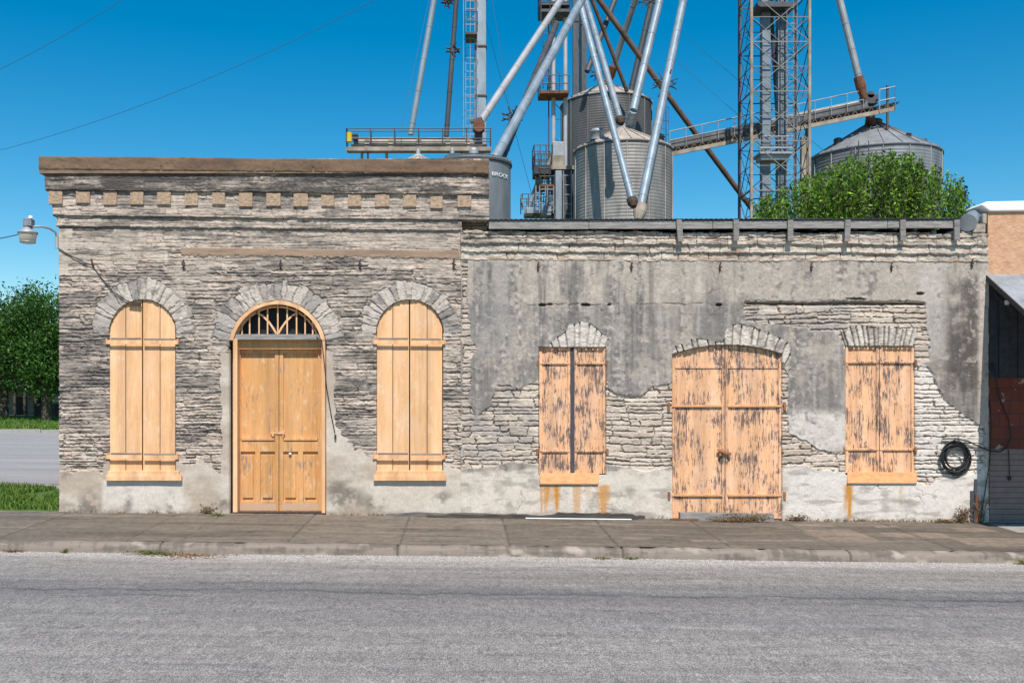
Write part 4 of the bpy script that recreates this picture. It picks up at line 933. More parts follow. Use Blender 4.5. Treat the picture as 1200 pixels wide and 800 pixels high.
# hose coil
def coil():
    t_ = thing('cable_coil', W(1120, 520, .05), 'coil of black cable hung on the white stone wall near the right end', 'cable coil')
    rs = random.Random(11)
    for k in range(9):
        pts = []; cx, cy = 1120+rs.uniform(-1.3, 1.3), 535+rs.uniform(-1.5, 2.5); rx = rs.uniform(12, 17.5); ry = rx*rs.uniform(1.0, 1.2); d = rs.uniform(.03, .09); ph = rs.uniform(0, 6); 
        for i in range(41):
            a = 2*math.pi*i/40; pts.append(W(cx+rx*math.cos(a), min(cy+ry*math.sin(a), 999)-0, d+.02*math.sin(a*2+ph)))
        mb = MB(); mb.path(pts, .0115, 6); mb.build('loop', M['black'], t_, smooth=True)
    mb = MB(); mb.tube(W(1119, 516, -.01), W(1119, 514, .12), .012); mb.build('hook', M['iron'], t_)
coil()
cable([W(1104, 514, .04), W(1120, 513.5, .06), W(1135, 517, .05), W(1150, 524, .05), W(1160, 528, .04), W(1172, 529, .05), W(1180, 524, .06), W(1184.5, 512, .06), W(1182, 492, .05), W(1175, 475, .05), W(1170, 462, .06), W(1167, 440, .05), W(1163, 425, .05)], .011, 'drooping_cable', 'black cable looping from the coil across to the brick wall at the right')
cable([W(1160, 470, .04), W(1162, 500, .05), W(1160, 540, .05), W(1152, 590, .04), W(1150, 606, .03)], .007, 'dangling_wire', 'thin wire falling along the right corner of the plastered wall')
cable([W(1182, 527, .03), W(1182.5, 540, .03), W(1183, 556, .03)], .006, 'short_wire', 'short wire hanging in front of the lower siding at the right end')
mb = MB(); c_ = W(1183, 560, .035); mb.lathe([(0, .04), (.022, .03), (.03, 0), (.02, -.03), (0, -.04)], c_, 10); props(mb.build('wire_weight', M['iron']), 'small dark weight at the end of the short wire at the right end', 'weight')
# light fitting under the awning
t_ = thing('wall_light', W(1180, 355, .1), 'small lamp holder on a conduit under the awning', 'lamp'); 
mb = MB(); mb.path([W(1164, 342, .02), W(1170, 350, .05), W(1178, 357, .08), W(1187, 363, .08)], .009); mb.build('conduit', M['galv_dark'], t_)
mb = MB(); mb.tube(W(1180, 352, .1), W(1180, 357, .1), .035, .03); mb.build('holder', M['white'], t_)
# rusty stub pipe at the corner
t_ = thing('stub_pipe', W(1143, 609, .06), 'short rusted and grey stub pipe standing at the right corner of the wall', 'pipe')
mb = MB(); mb.tube(W(1144.5, 612, .07), W(1144.5, 579, .07), .028, .026); mb.build('rusty_pipe', M['rust_dk'] if 'rust_dk' in M else M['rust'], t_)
mb = MB(); mb.tube(W(1142, 612, .07), W(1143.5, 561, .03), .022); mb.wbox(1138, 575, 1141.5, 611, .01, .05); mb.build('conduit', M['galv_dark'], t_)
# planks along the wall foot
M['plank_b'] = simple('grey_brown_timber', (.19, .165, .145), .9, 0, .6, 6, (.6, 9, 9), .6)
def plank(u0, u1, v, hgt, d0, d1, label, m='plank', tilt=0):
    mb = MB(); a = W(u0, v, d1); b_ = W(u1, v+tilt, d1); n = 24; top = []; 
    vs_ = []; fs_ = []
    rs = random.Random(int(u0))
    for i in range(n+1):
        x = a.x+(b_.x-a.x)*i/n; z0 = ground(x)-.0-.028*(d1)+.0; zt = z0+hgt*(1 if m == 'old_wood' or 2 < i < n-2 else .62)+(rs.uniform(-.003, .003) if m == 'old_wood' else rs.uniform(-.010, .006))
        vs_ += [(x, -d1, z0-.01), (x, -d1, zt), (x, -d0, zt+rs.uniform(-.004, .004)), (x, -d0, z0-.01)]
        if i: k = 4*(i-1); fs_ += [(k, k+4, k+5, k+1), (k+1, k+5, k+6, k+2), (k+2, k+6, k+7, k+3)]
    fs_ += [(0, 1, 2, 3), (4*n+3, 4*n+2, 4*n+1, 4*n)]
    mb.add(vs_, fs_); props(mb.build('plank', M[m]), label, 'plank'); 
plank(452, 640, 604, .06, .03, .11, 'long grey-brown rotting plank lying at the wall foot right of the last arched window', 'plank_b')
plank(500, 748, 606, .055, .12, .17, 'dark split plank lying in front of the wall below the left flaking shutter')
plank(640, 756, 606, .085, .03, .09, 'short thick dark board against the wall foot left of the big double doors')
plank(797, 907, 608, .115, .05, .16, 'grey squared timber lying before the big double doors', 'old_wood')
mb = MB(); p0 = W(616, 606.5, .22); p1 = W(740, 608.5, .22); mb.tube((p0.x, -.22, ground(p0.x)+.008), (p1.x, -.22, ground(p1.x)+.008), .010, n=10); props(mb.build('white_pipe', M['white']), 'thin white plastic pipe lying on the sidewalk by the planks', 'pipe')
mb = MB(); mb.box((W(783, 0).x, -.2, ground(3.3)-.01), (W(815, 0).x, -.13, ground(3.3)+.02)); props(mb.build('wood_scrap', M['rust']), 'short rust-brown scrap lying at the left foot of the big double doors', 'scrap')

# ------------------------------------------------------------------ plants
def leafmat(name, c1, c2):
    m, t, b = mat(name); a = t.nodes.new('ShaderNodeAttribute'); a.attribute_name = 'col'
    t.links.new(a.outputs['Color'], b.inputs['Base Color']); b.inputs['Roughness'].default_value = .55; b.inputs['Specular IOR Level'].default_value = .3
    tr = t.nodes.new('ShaderNodeBsdfTranslucent'); t.links.new(a.outputs['Color'], tr.inputs[0]); mx = t.nodes.new('ShaderNodeMixShader'); mx.inputs[0].default_value = .3
    t.links.new(b.outputs[0], mx.inputs[1]); t.links.new(tr.outputs[0], mx.inputs[2]); t.links.new(mx.outputs[0], t.nodes['Material Output'].inputs[0]); return m
M['leaf'] = leafmat('green_leaves', None, None)
M['bark'] = simple('bark', (.11, .085, .06), .95, 0, .5, 8, (3,3,.6), .8)
def leaves(name, pts, nrm_up, size, c1, c2, rs, parent=None, aspect=.5, tone=None):
    n = len(pts); d1 = rs.normal(size=(n, 3))+np.array(nrm_up); d1 /= np.linalg.norm(d1, axis=1)[:, None]
    r_ = rs.normal(size=(n, 3)); d2 = np.cross(d1, r_); d2 /= np.linalg.norm(d2, axis=1)[:, None]
    s = (size*rs.uniform(.6, 1.3, n))[:, None]
    # pointed leaf: base, left, tip, right
    V = np.stack([pts-d1*s*.5, pts+d2*s*aspect*.5, pts+d1*s*.5, pts-d2*s*aspect*.5], 1).reshape(-1, 3)
    q = np.arange(4*n).reshape(-1, 4); k = rs.rand(n)[:, None]**1.3; C = np.array(c1)*(1-k)+np.array(c2)*k; C = C*(1 if tone is None else tone[:, None]); C = np.repeat(C, 4, 0)
    off = np.array(WL(parent)) if parent is not None else 0; V = V-off
    me = bpy.data.meshes.new(name); me.vertices.add(len(V)); me.vertices.foreach_set('co', V.astype(np.float32).ravel())
    me.loops.add(4*n); me.loops.foreach_set('vertex_index', q.astype(np.int32).ravel()); me.polygons.add(n); me.polygons.foreach_set('loop_start', (np.arange(n)*4).astype(np.int32)); me.update(calc_edges=True)
    a = me.color_attributes.new('col', 'FLOAT_COLOR', 'POINT'); a.data.foreach_set('color', np.concatenate([C, np.ones((len(C), 1))], 1).astype(np.float32).ravel())
    me.materials.append(M['leaf']); o = bpy.data.objects.new(name, me); COL.objects.link(o)
    if parent is not None: o.parent = parent
    return o
def tree(base, lobes, label, trunk_h, r, seed, nleaf, size, c1, c2, group=None, fork=4, clump=.45):
    "lobes: (centre offset, radii) of foliage masses"
    rs = np.random.RandomState(seed); t_ = thing('tree', base, label, 'tree', group)
    mb = MB(); base = Vector(base); top = base+Vector((0, 0, trunk_h)); mb.path([base-Vector((0,0,.2)), base+Vector((.05,0,trunk_h*.5)), top], r, 9)
    pts = []; tones = []
    tot = sum(a[1][0]*a[1][1]*a[1][2] for a in lobes)
    for off, rad in lobes:
        c_ = base+Vector(off); mid = top.lerp(c_, .5)+Vector((0, 0, -.2)); mb.tube(top, mid, r*.55, r*.35, 7); mb.tube(mid, c_, r*.35, r*.12, 6)
        nn = int(nleaf*rad[0]*rad[1]*rad[2]/tot); nc = max(6, nn//55)
        cc = rs.normal(size=(nc, 3)); cc /= np.linalg.norm(cc, axis=1)[:, None]; cc *= (rs.rand(nc)**.38)[:, None]; cc = cc*np.array(rad)+np.array(c_)
        for k in range(0, nc, 3): mb.tube(c_, cc[k], r*.10, r*.03, 4)
        w_ = rs.randint(0, nc, nn); tones.append(rs.uniform(.55, 1.5, nc)[w_]); pts.append(cc[w_]+rs.normal(size=(nn, 3))*clump*np.array([1, 1, .75]))
    mb.build('trunk', M['bark'], t_); pts = np.concatenate(pts)
    leaves('crown', pts, (0, 0, .3), size, c1, c2, rs, t_, tone=np.concatenate(tones))
    return t_
g0 = .2
def T(u, v, dist): return P(u, v, dist)
dk, lt = (.018, .055, .008), (.085, .20, .025)
tree(T(54, 496, 55), [((0, 0, 4.2), (2.6, 2.4, 2.2)), ((-2.4, .5, 4.6), (2.2, 2, 2.2)), ((-.1, 0, 6.5), (1.9, 1.8, 1.6)), ((2.4, .4, 4.2), (2.2, 2, 2)), ((-3.4, 0, 3.0), (1.8, 1.6, 1.3)), ((1.0, -.6, 2.9), (2.0, 1.6, 1.1))], 'leafy green tree with a dark trunk standing on the far lawn nearest the stone corner', 2.2, .28, 21, 26000, .20, dk, lt)
tree(T(4, 497, 60), [((0, 0, 4.6), (2.8, 2.4, 2.4)), ((-2.8, 0, 4.0), (2.4, 2, 2.2)), ((.8, 0, 6.8), (1.9, 1.8, 1.7)), ((2.0, 0, 3.4), (1.8, 1.8, 1.4))], 'taller darker green tree at the left edge behind the far lawn', 2.2, .3, 22, 22000, .21, (.015,.045,.008), (.065,.16,.02))
tree(T(110, 495, 68), [((0, 0, 4.6), (3.4, 2.4, 2.6)), ((-2.8, 0, 4.2), (2.4, 2, 2.2)), ((.8, 0, 6.4), (2.4, 1.8, 1.6))], 'green tree farthest back, mostly hidden behind the stone corner', 2.2, .3, 24, 14000, .24, dk, lt)
# bushy tree behind the low roof: many upright shoots
def shoot_tree():
    rs = np.random.RandomState(31); dist = 27.; base = P(1020, 462+CZ/dist*FPX, dist); base.z = -.2
    t_ = thing('bushy_tree', base, 'bright green bushy tree rising behind the low tin roof', 'tree'); mb = MB()
    mb.path([base, base+Vector((.1, 0, 2.5)), base+Vector((0, .1, 3.6))], .16, 9); pts = []
    prof_u = [880, 896, 915, 935, 955, 975, 1000, 1030, 1060, 1085, 1105, 1125, 1143]; tones = []; prof_v = [246, 234, 224, 219, 210, 200, 190, 186, 184, 196, 205, 214, 240]
    for k in range(360):
        u = rs.uniform(884, 1140); u = u if u < 1095 or rs.rand() < .55 else rs.uniform(900, 1090); dd = dist+rs.uniform(-1.6, 1.8); vt = np.interp(u, prof_u, prof_v)+abs(rs.normal(0, 11))-9+(0 if k % 3 else rs.uniform(0, 42)); 
        tip = P(u, vt, dd); root_ = base+Vector(((tip.x-base.x)*.72, (tip.y-base.y)*.6, 3.0+rs.uniform(0, .7))); root_.z = min(root_.z, tip.z-.6)
        mb.tube(root_, tip, .018, .005, 4)
        if k % 4 == 0: mb.tube(base+Vector((0, 0, 2.6)), root_, .05, .02, 5)
        n = 150; tones.append(np.full(n, rs.uniform(.5, 1.45))); s = rs.rand(n)**.75; ax = np.array(root_)[None]*(1-s[:, None])+np.array(tip)[None]*s[:, None]
        rad = (.17*(1-s)+.045)[:, None]; pts.append(ax+rs.normal(size=(n, 3))*rad*np.array([1, 1, .8]))
    mb.build('trunk', M['bark'], t_); pts = np.concatenate(pts)
    leaves('crown', pts, (0, 0, .9), .125, (.035, .095, .008), (.24, .42, .03), rs, t_, .42, tone=np.concatenate(tones))
shoot_tree()
# verge and lawn grass
def blades(name, x0, x1, y0, y1, n, hgt, dz, label, seed, c1=(.05,.12,.015), c2=(.20,.30,.05), w=.012):
    rs = np.random.RandomState(seed); x = rs.uniform(x0, x1, n); y = rs.uniform(y0, y1, n)
    keep = vnoise(x*1.3, y*1.3, seed) > .28; x, y = x[keep], y[keep]; n = len(x)
    hh = hgt*rs.uniform(.5, 1.3, n)*(0.6+.8*vnoise(x*2, y*2, seed+1)); z = -.012*np.clip(x, -30, 30)+dz; lean = rs.normal(0, .35, (n, 2))*hh[:, None]; a = rs.uniform(0, 6.28, n); dx, dy = np.cos(a)*w, np.sin(a)*w
    V = np.stack([np.stack([x-dx, y-dy, z], -1), np.stack([x+dx, y+dy, z], -1), np.stack([x+dx*.3+lean[:, 0], y+dy*.3+lean[:, 1], z+hh], -1), np.stack([x-dx*.3+lean[:, 0], y-dy*.3+lean[:, 1], z+hh], -1)], 1).reshape(-1, 3)
    k = rs.rand(n)[:, None]; C = np.repeat(np.array(c1)*(1-k)+np.array(c2)*k, 4, 0)
    me = bpy.data.meshes.new(name); me.vertices.add(len(V)); me.vertices.foreach_set('co', V.astype(np.float32).ravel()); me.loops.add(4*n); me.loops.foreach_set('vertex_index', np.arange(4*n, dtype=np.int32)); me.polygons.add(n); me.polygons.foreach_set('loop_start', (np.arange(n)*4).astype(np.int32)); me.update(calc_edges=True)
    at = me.color_attributes.new('col', 'FLOAT_COLOR', 'POINT'); at.data.foreach_set('color', np.concatenate([C, np.ones((len(C), 1))], 1).astype(np.float32).ravel()); me.materials.append(M['leaf'])
    o = bpy.data.objects.new(name, me); COL.objects.link(o); props(o, label, 'grass', kind='stuff')
blades('grass', -12, -6.3, .05, 3.6, 26000, .085, -.02, 'short green grass on the verge beside the stone corner', 5)
blades('lawn_grass', -32, -8, 28, 46, 30000, .10, .10, 'green lawn grass beyond the side street', 6, w=.03)
def weed(loc, label, seed, n=26, hgt=.16, spread=.12, c1=(.10,.13,.03), c2=(.25,.25,.08), name='weed', group=None):
    "thin bent stems with small leaves"
    rs = np.random.RandomState(seed); t_ = thing(name, loc, label, 'weed', group); mb = MB(); pts = []
    for k in range(n):
        a = rs.uniform(0, 6.28); l = hgt*rs.uniform(.4, 1.1); s = spread*rs.uniform(.2, 1)
        p0 = Vector(loc)+Vector((math.cos(a)*s*.2, math.sin(a)*s*.2, -.01)); p1 = p0+Vector((math.cos(a)*s*.5, -abs(math.sin(a))*s*.3, l*.6)); p2 = p1+Vector((math.cos(a)*s*.6, -abs(math.sin(a))*s*.3, l*.4*rs.uniform(-.6, 1)))
        mb.path([p0, p1, p2], .0028, 4)
        for q in range(5): pts.append(p0.lerp(p1, rs.uniform(.1, 1))+Vector(rs.normal(0, .012, 3))); pts.append(p1.lerp(p2, rs.uniform(0, 1))+Vector(rs.normal(0, .01, 3)))
    mb.build('stems', M['stem'], t_); pts = np.array([tuple(p) for p in pts]); pts[:, 2] = np.maximum(pts[:, 2], loc[2]+.004); leaves('leaves', pts, (0, -.3, .4), .035, c1, c2, rs, t_, .4)
M['stem'] = simple('dry_stem', (.22, .155, .09), .9, 0, .3, 10, bumps=0)
dry1, dry2 = (.20, .12, .06), (.36, .25, .13); gr1, gr2 = (.06, .12, .02), (.20, .27, .06)
def wl(u, d): x = W(u, 0, d).x; return (x, -d, ground(x)-.028*d)
weed(wl(243, .06), 'dry twiggy weed at the wall foot just left of the arched doorway', 1, 22, .18, .14, dry1, dry2)
weed(wl(256, .25), 'small green weed in the sidewalk crack left of the arched doorway', 2, 20, .05, .14, gr1, gr2)
weed(wl(868, .2), 'dry brown weed heap behind the timber before the big double doors', 3, 60, .15, .45, dry1, dry2)
weed(wl(880, .2), 'tall bent dry stems at the right leaf of the big double doors', 4, 14, .30, .35, dry1, dry2)
weed(wl(935, .05), 'low dry weed at the wall foot right of the big double doors', 5, 26, .11, .16, dry1, dry2)
weed(wl(1128, .08), 'bushy dry weed at the wall foot below the cable coil', 6, 40, .34, .14, dry1, dry2)
weed(wl(1106, .06), 'low brown weed tuft left of the bushy dry weed', 7, 26, .09, .2, dry1, dry2)
weed(wl(1150, .1), 'thin tall dry stalks beside the rusted stub pipe', 8, 14, .6, .12, dry1, dry2)
weed(wl(550, .05), 'tiny green sprout behind the planks at the joint of the two fronts', 9, 16, .07, .1, gr1, gr2)
def kb(x, y=-2.64): return (x, y, ground(x)-.205)
weed(kb(-3.95), 'green and rust coloured weed clump in the gutter left of the arched doorway', 10, 46, .09, .32, gr1, gr2)
weed(kb(-3.5, -2.66), 'flat reddish dead weed beside the green clump in the gutter', 11, 60, .03, .6, (.25,.10,.04), (.38,.2,.09))
weed(kb(-5.75), 'small dry tuft in the gutter near the left end', 12, 26, .07, .14, dry1, dry2)
weed(kb(-5.1), 'thin green sprig in the gutter between two weed tufts at left', 13, 10, .08, .05, gr1, gr2)
weed(kb(2.2), 'small green tuft against the kerb below the left flaking shutter', 14, 20, .06, .09, gr1, gr2)
weed(kb(7.25), 'yellowish weed against the kerb near the right end', 15, 24, .12, .12, (.22,.24,.06), (.45,.42,.16))
weed(kb(1.85), 'small dry tuft against the kerb below the left flaking shutter', 16, 26, .05, .16, dry1, dry2)
# fringe of dirt and dead stalks along the wall foot
def fringe():
    rs = np.random.RandomState(77); mb = MB()
    for (u0, u1, n) in ((385, 450, 40), (545, 630, 70), (715, 785, 40), (920, 1000, 70), (1000, 1150, 220), (70, 260, 60)):
        for k in range(n):
            u = rs.uniform(u0, u1); d = abs(rs.normal(.03, .025)); p = Vector(wl(u, d)); q = p+Vector((rs.normal(0, .03), -.01, rs.uniform(.01, .05))); mb.path([p, q], .0035, 4)
            s = rs.uniform(.008, .02); mb.tube(p, p+Vector((0, 0, s*.6)), s, s*.4, 5)
    props(mb.build('debris', M['stem']), 'dead stalks and crumbs of dirt along the wall foot', 'debris', kind='stuff')
fringe()

# ------------------------------------------------------------------ house beyond the lawn
def house():
    b0 = P(10, 497, 66); t_ = thing('bungalow', b0, 'dark shaded bungalow with a porch behind the far lawn trees', 'house')
    x0, x1 = P(-140, 0, 66).x, P(48, 0, 66).x; z0 = b0.z-.3
    mb = MB(); mb.box((x0, 53, z0), (x1, 60, z0+3.0)); mb.build('wall', simple('grey_clapboard', (.30,.29,.28), .9), t_)
    mb = MB(); mb.add([(x0-.5, 50.5, z0+2.9), (x1+.5, 50.5, z0+2.9), (x1+.5, 60.5, z0+2.9), (x0-.5, 60.5, z0+2.9), (x0-.5, 56, z0+4.8), (x1+.5, 56, z0+4.8)], [(0,1,5,4), (3,4,5,2), (0,4,3), (1,2,5), (0,3,2,1)]); mb.build('roof', simple('dark_shingle', (.09,.085,.08), .9), t_)
    for u in (2, 14, 27, 44):
        mb = MB(); x = P(u, 0, 64).x; mb.box((x-.08, 50.8, z0), (x+.08, 50.95, z0+2.9)); mb.build('porch_post', M['plank'], t_)
    for u in (8, 33):
        mb = MB(); x = P(u, 0, 66).x; mb.box((x-.5, 52.96, z0+.9), (x+.5, 52.99, z0+2.2)); wn = mb.build('window', M['plank'], t_); mb = MB(); mb.box((x-.42, 52.92, z0+.98), (x+.42, 52.95, z0+2.12)); mb.build('pane', M['unlit_inside'], wn)
    f = thing('board_fence', P(62, 497, 63), 'dark board fence behind the trunk of the far lawn tree', 'fence')
    for k in range(26):
        x = P(40, 0, 63).x+k*.32; mb = MB(); mb.box((x, 48, b0.z-.3), (x+.29, 48.03, b0.z+1.45)); mb.build('board', M['plank'], f)
    mb = MB(); mb.box((P(40, 0, 63).x, 48.04, b0.z+1.0), (P(40, 0, 63).x+8.3, 48.09, b0.z+1.1)); mb.build('rail', M['plank'], f)
house()

# ------------------------------------------------------------------ GRAIN ELEVATOR YARD
GZ = -.5
def silo(u, ve, wpx, dist, va, label, mb_, mr, corr=.18, seams=12, name='silo', eave=.05, base_z=GZ, roof_ribs=24, extras=None):
    c_ = P(u, ve, dist); r = wpx/2*dist/FPX*.995; H = c_.z-base_z; ah = P(u, va, dist).z-c_.z
    t_ = thing(name, (c_.x, c_.y, base_z), label, 'silo'); base = (c_.x, c_.y, base_z)
    prof = []; n = int(H/corr); amp = corr*.065
    vis = max(0, H-14)
    z = 0.0
    prof.append((r, 0)); prof.append((r, vis))
    z = vis
    while z < H:
        for f, a in ((0, 0), (.25, 1), (.5, 0), (.75, -1)): prof.append((r+amp*a, min(H, z+corr*f)))
        z += corr
    mb = MB(); mb.lathe(prof, base, 72)
    for k in range(seams):
        a = 2*math.pi*(k+.3)/seams; p = Vector((c_.x+(r+.02)*math.cos(a), c_.y+(r+.02)*math.sin(a), base_z)); mb.beam(p, p+Vector((0, 0, H)), .05, .05)
    mb.build('body', mb_, t_, smooth=True)
    mb = MB(); mb.lathe([(r+eave, H-.03), (r+eave, H+.02), (r*.12, H+ah*.97), (r*.12, H+ah)], base, 72)
    for k in range(roof_ribs):
        a = 2*math.pi*k/roof_ribs; mb.beam((c_.x+(r+eave)*math.cos(a), c_.y+(r+eave)*math.sin(a), base_z+H+.03), (c_.x+r*.12*math.cos(a), c_.y+r*.12*math.sin(a), base_z+H+ah*.98), .06, .09)
    mb.build('roof', mr, t_)
    mb = MB(); mb.lathe([(r*.12+.02, H+ah*.93), (r*.13, H+ah+.18), (r*.11, H+ah+.25), (0, H+ah+.25)], base, 20); mb.build('cap', M['rust'] if extras == 'rustcap' else M['galv'], t_)
    mb = MB(); mb.lathe([(r+.02, H-.12), (r+.06, H-.10), (r+.06, H-.04), (r+.02, H-.02)], base, 72); mb.build('eave_ring', M['galv_dark'], t_)
    return t_, c_, r, H
def hatch(t_, c_, r, ang, zf, ah, sc=1.0, m='galv'):
    a = math.radians(ang); q = .72; p = Vector((c_.x+r*q*math.cos(a), c_.y+r*q*math.sin(a), c_.z+ah*(1-q)*1.0+.1)); mb = MB()
    mb.lathe([(.32*sc, -.1), (.32*sc, .25*sc), (.36*sc, .27*sc), (.25*sc, .42*sc), (0, .48*sc)], p, 14); mb.build('roof_vent', M[m], t_, smooth=True)
s1 = silo(555, 193, 87, 36, 182, 'smooth grey bin with white lettering just right of the brown coping', M['silo_b'], M['silo_b'], .05, 3)
def brand_text(s, word, u0, v, hpx):
    t_, c_, r, H = s; cu = bpy.data.curves.new('lettering', 'FONT'); cu.body = word; cu.size = 1; cu.extrude = .012
    tmp = bpy.data.objects.new('tmp', cu); COL.objects.link(tmp); bpy.context.view_layer.update(); dg = bpy.context.evaluated_depsgraph_get(); me = bpy.data.meshes.new_from_object(tmp.evaluated_get(dg)); bpy.data.objects.remove(tmp)
    k = hpx*36/FPX/.7; z0 = P(0, v, 36-r*.7).z
    off = WL(t_); a0 = None
    # starting angle: where the front of the drum projects to u0
    best = min((abs((c_.x+r*math.cos(a))/(c_.y+r*math.sin(a)+D0)*FPX+HX-u0), a) for a in [math.radians(x*.25) for x in range(-360*2, 0)])
    a0 = best[1]
    for vtx in me.vertices:
        x, y, z = vtx.co; a = a0+x*k*1.35/r; rr = r+.03+z*.5; vtx.co = Vector((c_.x+rr*math.cos(a), c_.y+rr*math.sin(a), z0+y*k))-off
    me.materials.append(M['white']); o = bpy.data.objects.new('lettering', me); COL.objects.link(o); o.parent = t_
brand_text(s1, 'BROCK', 575.5, 207.5, 4.2)
s2 = silo(710, 124, 106, 68, 99, 'tall dark corrugated silo with a dusty roof, behind the lighter one', M['silo_d'], M['roof_l'], .17, 14, extras='rustcap')
s3 = silo(730, 178, 114, 57, 151, 'light corrugated silo with a conical roof standing in front of the tall dark one', M['silo_l'], M['roof_l'], .19, 14)
hatch(s3[0], s3[1], s3[2], 215, 0, 1.3, 1.3); hatch(s3[0], s3[1], s3[2], -10, 0, 1.3, 1.1, 'galv_dark')
s4 = silo(1024, 186, 146, 62, 145, 'wide grey silo with a ribbed cone roof behind the bushy tree', M['silo_b'], M['roof_g'], .2, 16, extras='rustcap')
hatch(s4[0], s4[1], s4[2], 200, 0, 2.2, .8, 'galv_dark'); hatch(s4[0], s4[1], s4[2], -15, 0, 2.2, .85, 'galv_dark'); hatch(s4[0], s4[1], s4[2], -70, 0, 2.2, .5, 'galv_dark')
def ladder(mb, p0, p1, w=.45, step=.35, rr=.03, cage=False):
    p0, p1 = Vector(p0), Vector(p1); d = Vector((1, 0, 0))*w/2; mb.tube(p0-d, p1-d, rr, n=5); mb.tube(p0+d, p1+d, rr, n=5); n = max(2, int((p1-p0).length/step))
    for i in range(n): q = p0.lerp(p1, (i+.5)/n); mb.tube(q-d, q+d, rr*.7, n=4, cap=False)
    if cage:
        nc = int((p1-p0).length/.9)
        for i in range(nc+1):
            q = p0.lerp(p1, i/nc); arc = [q+Vector((math.cos(a)*w*.85, -math.sin(a)*w*1.1, 0)) for a in [math.pi*k/8 for k in range(9)]]
            for a, b_ in zip(arc, arc[1:]): mb.tube(a, b_, rr*.6, n=4, cap=False)
        for a in (.5, 1.57, 2.6): o_ = Vector((math.cos(a)*w*.85, -math.sin(a)*w*1.1, 0)); mb.tube(p0+o_, p1+o_, rr*.5, n=4, cap=False)
mb = MB(); lp = s4[1]; ladder(mb, P(1002, 200, 57.6), P(1002, 184, 57.6)); ladder(mb, P(998, 182, 58), P(1017, 152, 61)); ladder(mb, P(1012, 200, 57.6), P(1012, 165, 57.6), .6, .6); mb.build('ladder', M['galv_dark'], s4[0])
mb = MB(); ladder(mb, P(776, 240, 63.9), P(776, 128, 63.9), .5, .5, .03, True); mb.build('ladder', M['galv_dark'], s2[0])

def spout(pts, wpx, label, m, flanges=4, end=None, name='grain_spout', endm='rust', group='grain spouts fanning out over the silos'):
    "pts: list of (u, v, dist)"
    q = [P(*p) for p in pts]; r = wpx/2*pts[0][2]/FPX
    t_ = thing(name, q[-1], label, 'grain spout', group)
    mb = MB()
    for a, b_ in zip(q, q[1:]): mb.tube(a, b_, r, n=14)
    mb.build('pipe', M[m], t_, smooth=False)
    for a, b_ in zip(q, q[1:]):
        for k in range(1, flanges+1):
            c_ = a.lerp(b_, (k-.37)/flanges); d = (b_-a).normalized()*.05; mb = MB(); mb.tube(c_-d*.7, c_+d*.7, r*1.07, n=14); mb.build('flange', M[m], t_)
    if end:
        d = (q[-1]-q[-2]).normalized(); mb = MB(); mb.tube(q[-1]-d*end*.4, q[-1]+d*end*.3, r*1.45, n=14); mb.tube(q[-1]+d*end*.3, q[-1]+d*end, r*1.45, r*.8, n=14); mb.build('end_box', M[endm], t_)
    return t_
spout([(514, -30, 44), (481, 158, 44)], 7, 'pale straight spout farthest left, coming down to the catwalk', 'galv_blue', 5)
spout([(537, -30, 45), (523, 160, 45)], 6, 'dark straight spout left of the caged ladder', 'galv_dark', 5)
spout([(672, -22, 52), (563, 143, 43)], 7.5, 'bright silver spout slanting down to the round gearbox', 'silver', 7)
spout([(652, 28, 50), (588, 186, 40)], 7.5, 'dark slanting spout behind the long blue-grey one', 'galv_dark', 6)
spout([(696, -26, 50), (577, 192, 38)], 9, 'long blue-grey spout slanting left to the lettered bin', 'galv_blue', 5, .8, endm='galv')
spout([(678, -2, 56), (741, 236, 49)], 7.6, 'blue-grey spout crossing the light silo with a capped black end', 'galv_blue', 5, .35, endm='iron')
spout([(686, 0, 58), (727, 141, 52)], 7, 'blue-grey spout ending above the light silo roof with a black mouth', 'galv_blue', 5, .3, endm='iron')
spout([(749, -14, 64), (717, 84, 67)], 7.5, 'spout with a rusty elbow landing on the tall dark silo', 'galv_blue', 3, .9)
spout([(777, -16, 60), (742, 130, 56), (735, 150, 57)], 9, 'thick pale spout ending in a collar above the light silo', 'galv_blue', 4, .5, endm='galv')
spout([(804, -16, 58), (750, 246, 50)], 9, 'longest pale spout on the right crossing in front of the light silo', 'galv_blue', 7, .7, endm='tan_steel')
spout([(768, -16, 70), (738, 112, 70)], 7, 'dark spout behind the two pale ones', 'galv_dark', 4)
spout([(686, -22, 64), (794, 128, 66), (882, 246, 68)], 6.5, 'brown rusted spout slanting down right to the lattice tower', 'rust_pipe', 6)
spout([(727, -16, 66), (688, 84, 64)], 6.5, 'dull spout crossing leftwards behind the twin legs', 'galv_dark', 3)
spout([(686, -20, 62), (735, 108, 64)], 4.6, 'thin grey-brown spout just left of the rusty elbow', 'rust_pipe', 4)
spout([(979, -20, 60), (1008, 98, 60)], 8, 'straight pale spout dropping to the wide silo with a red-brown end box', 'galv', 4, 1.0)
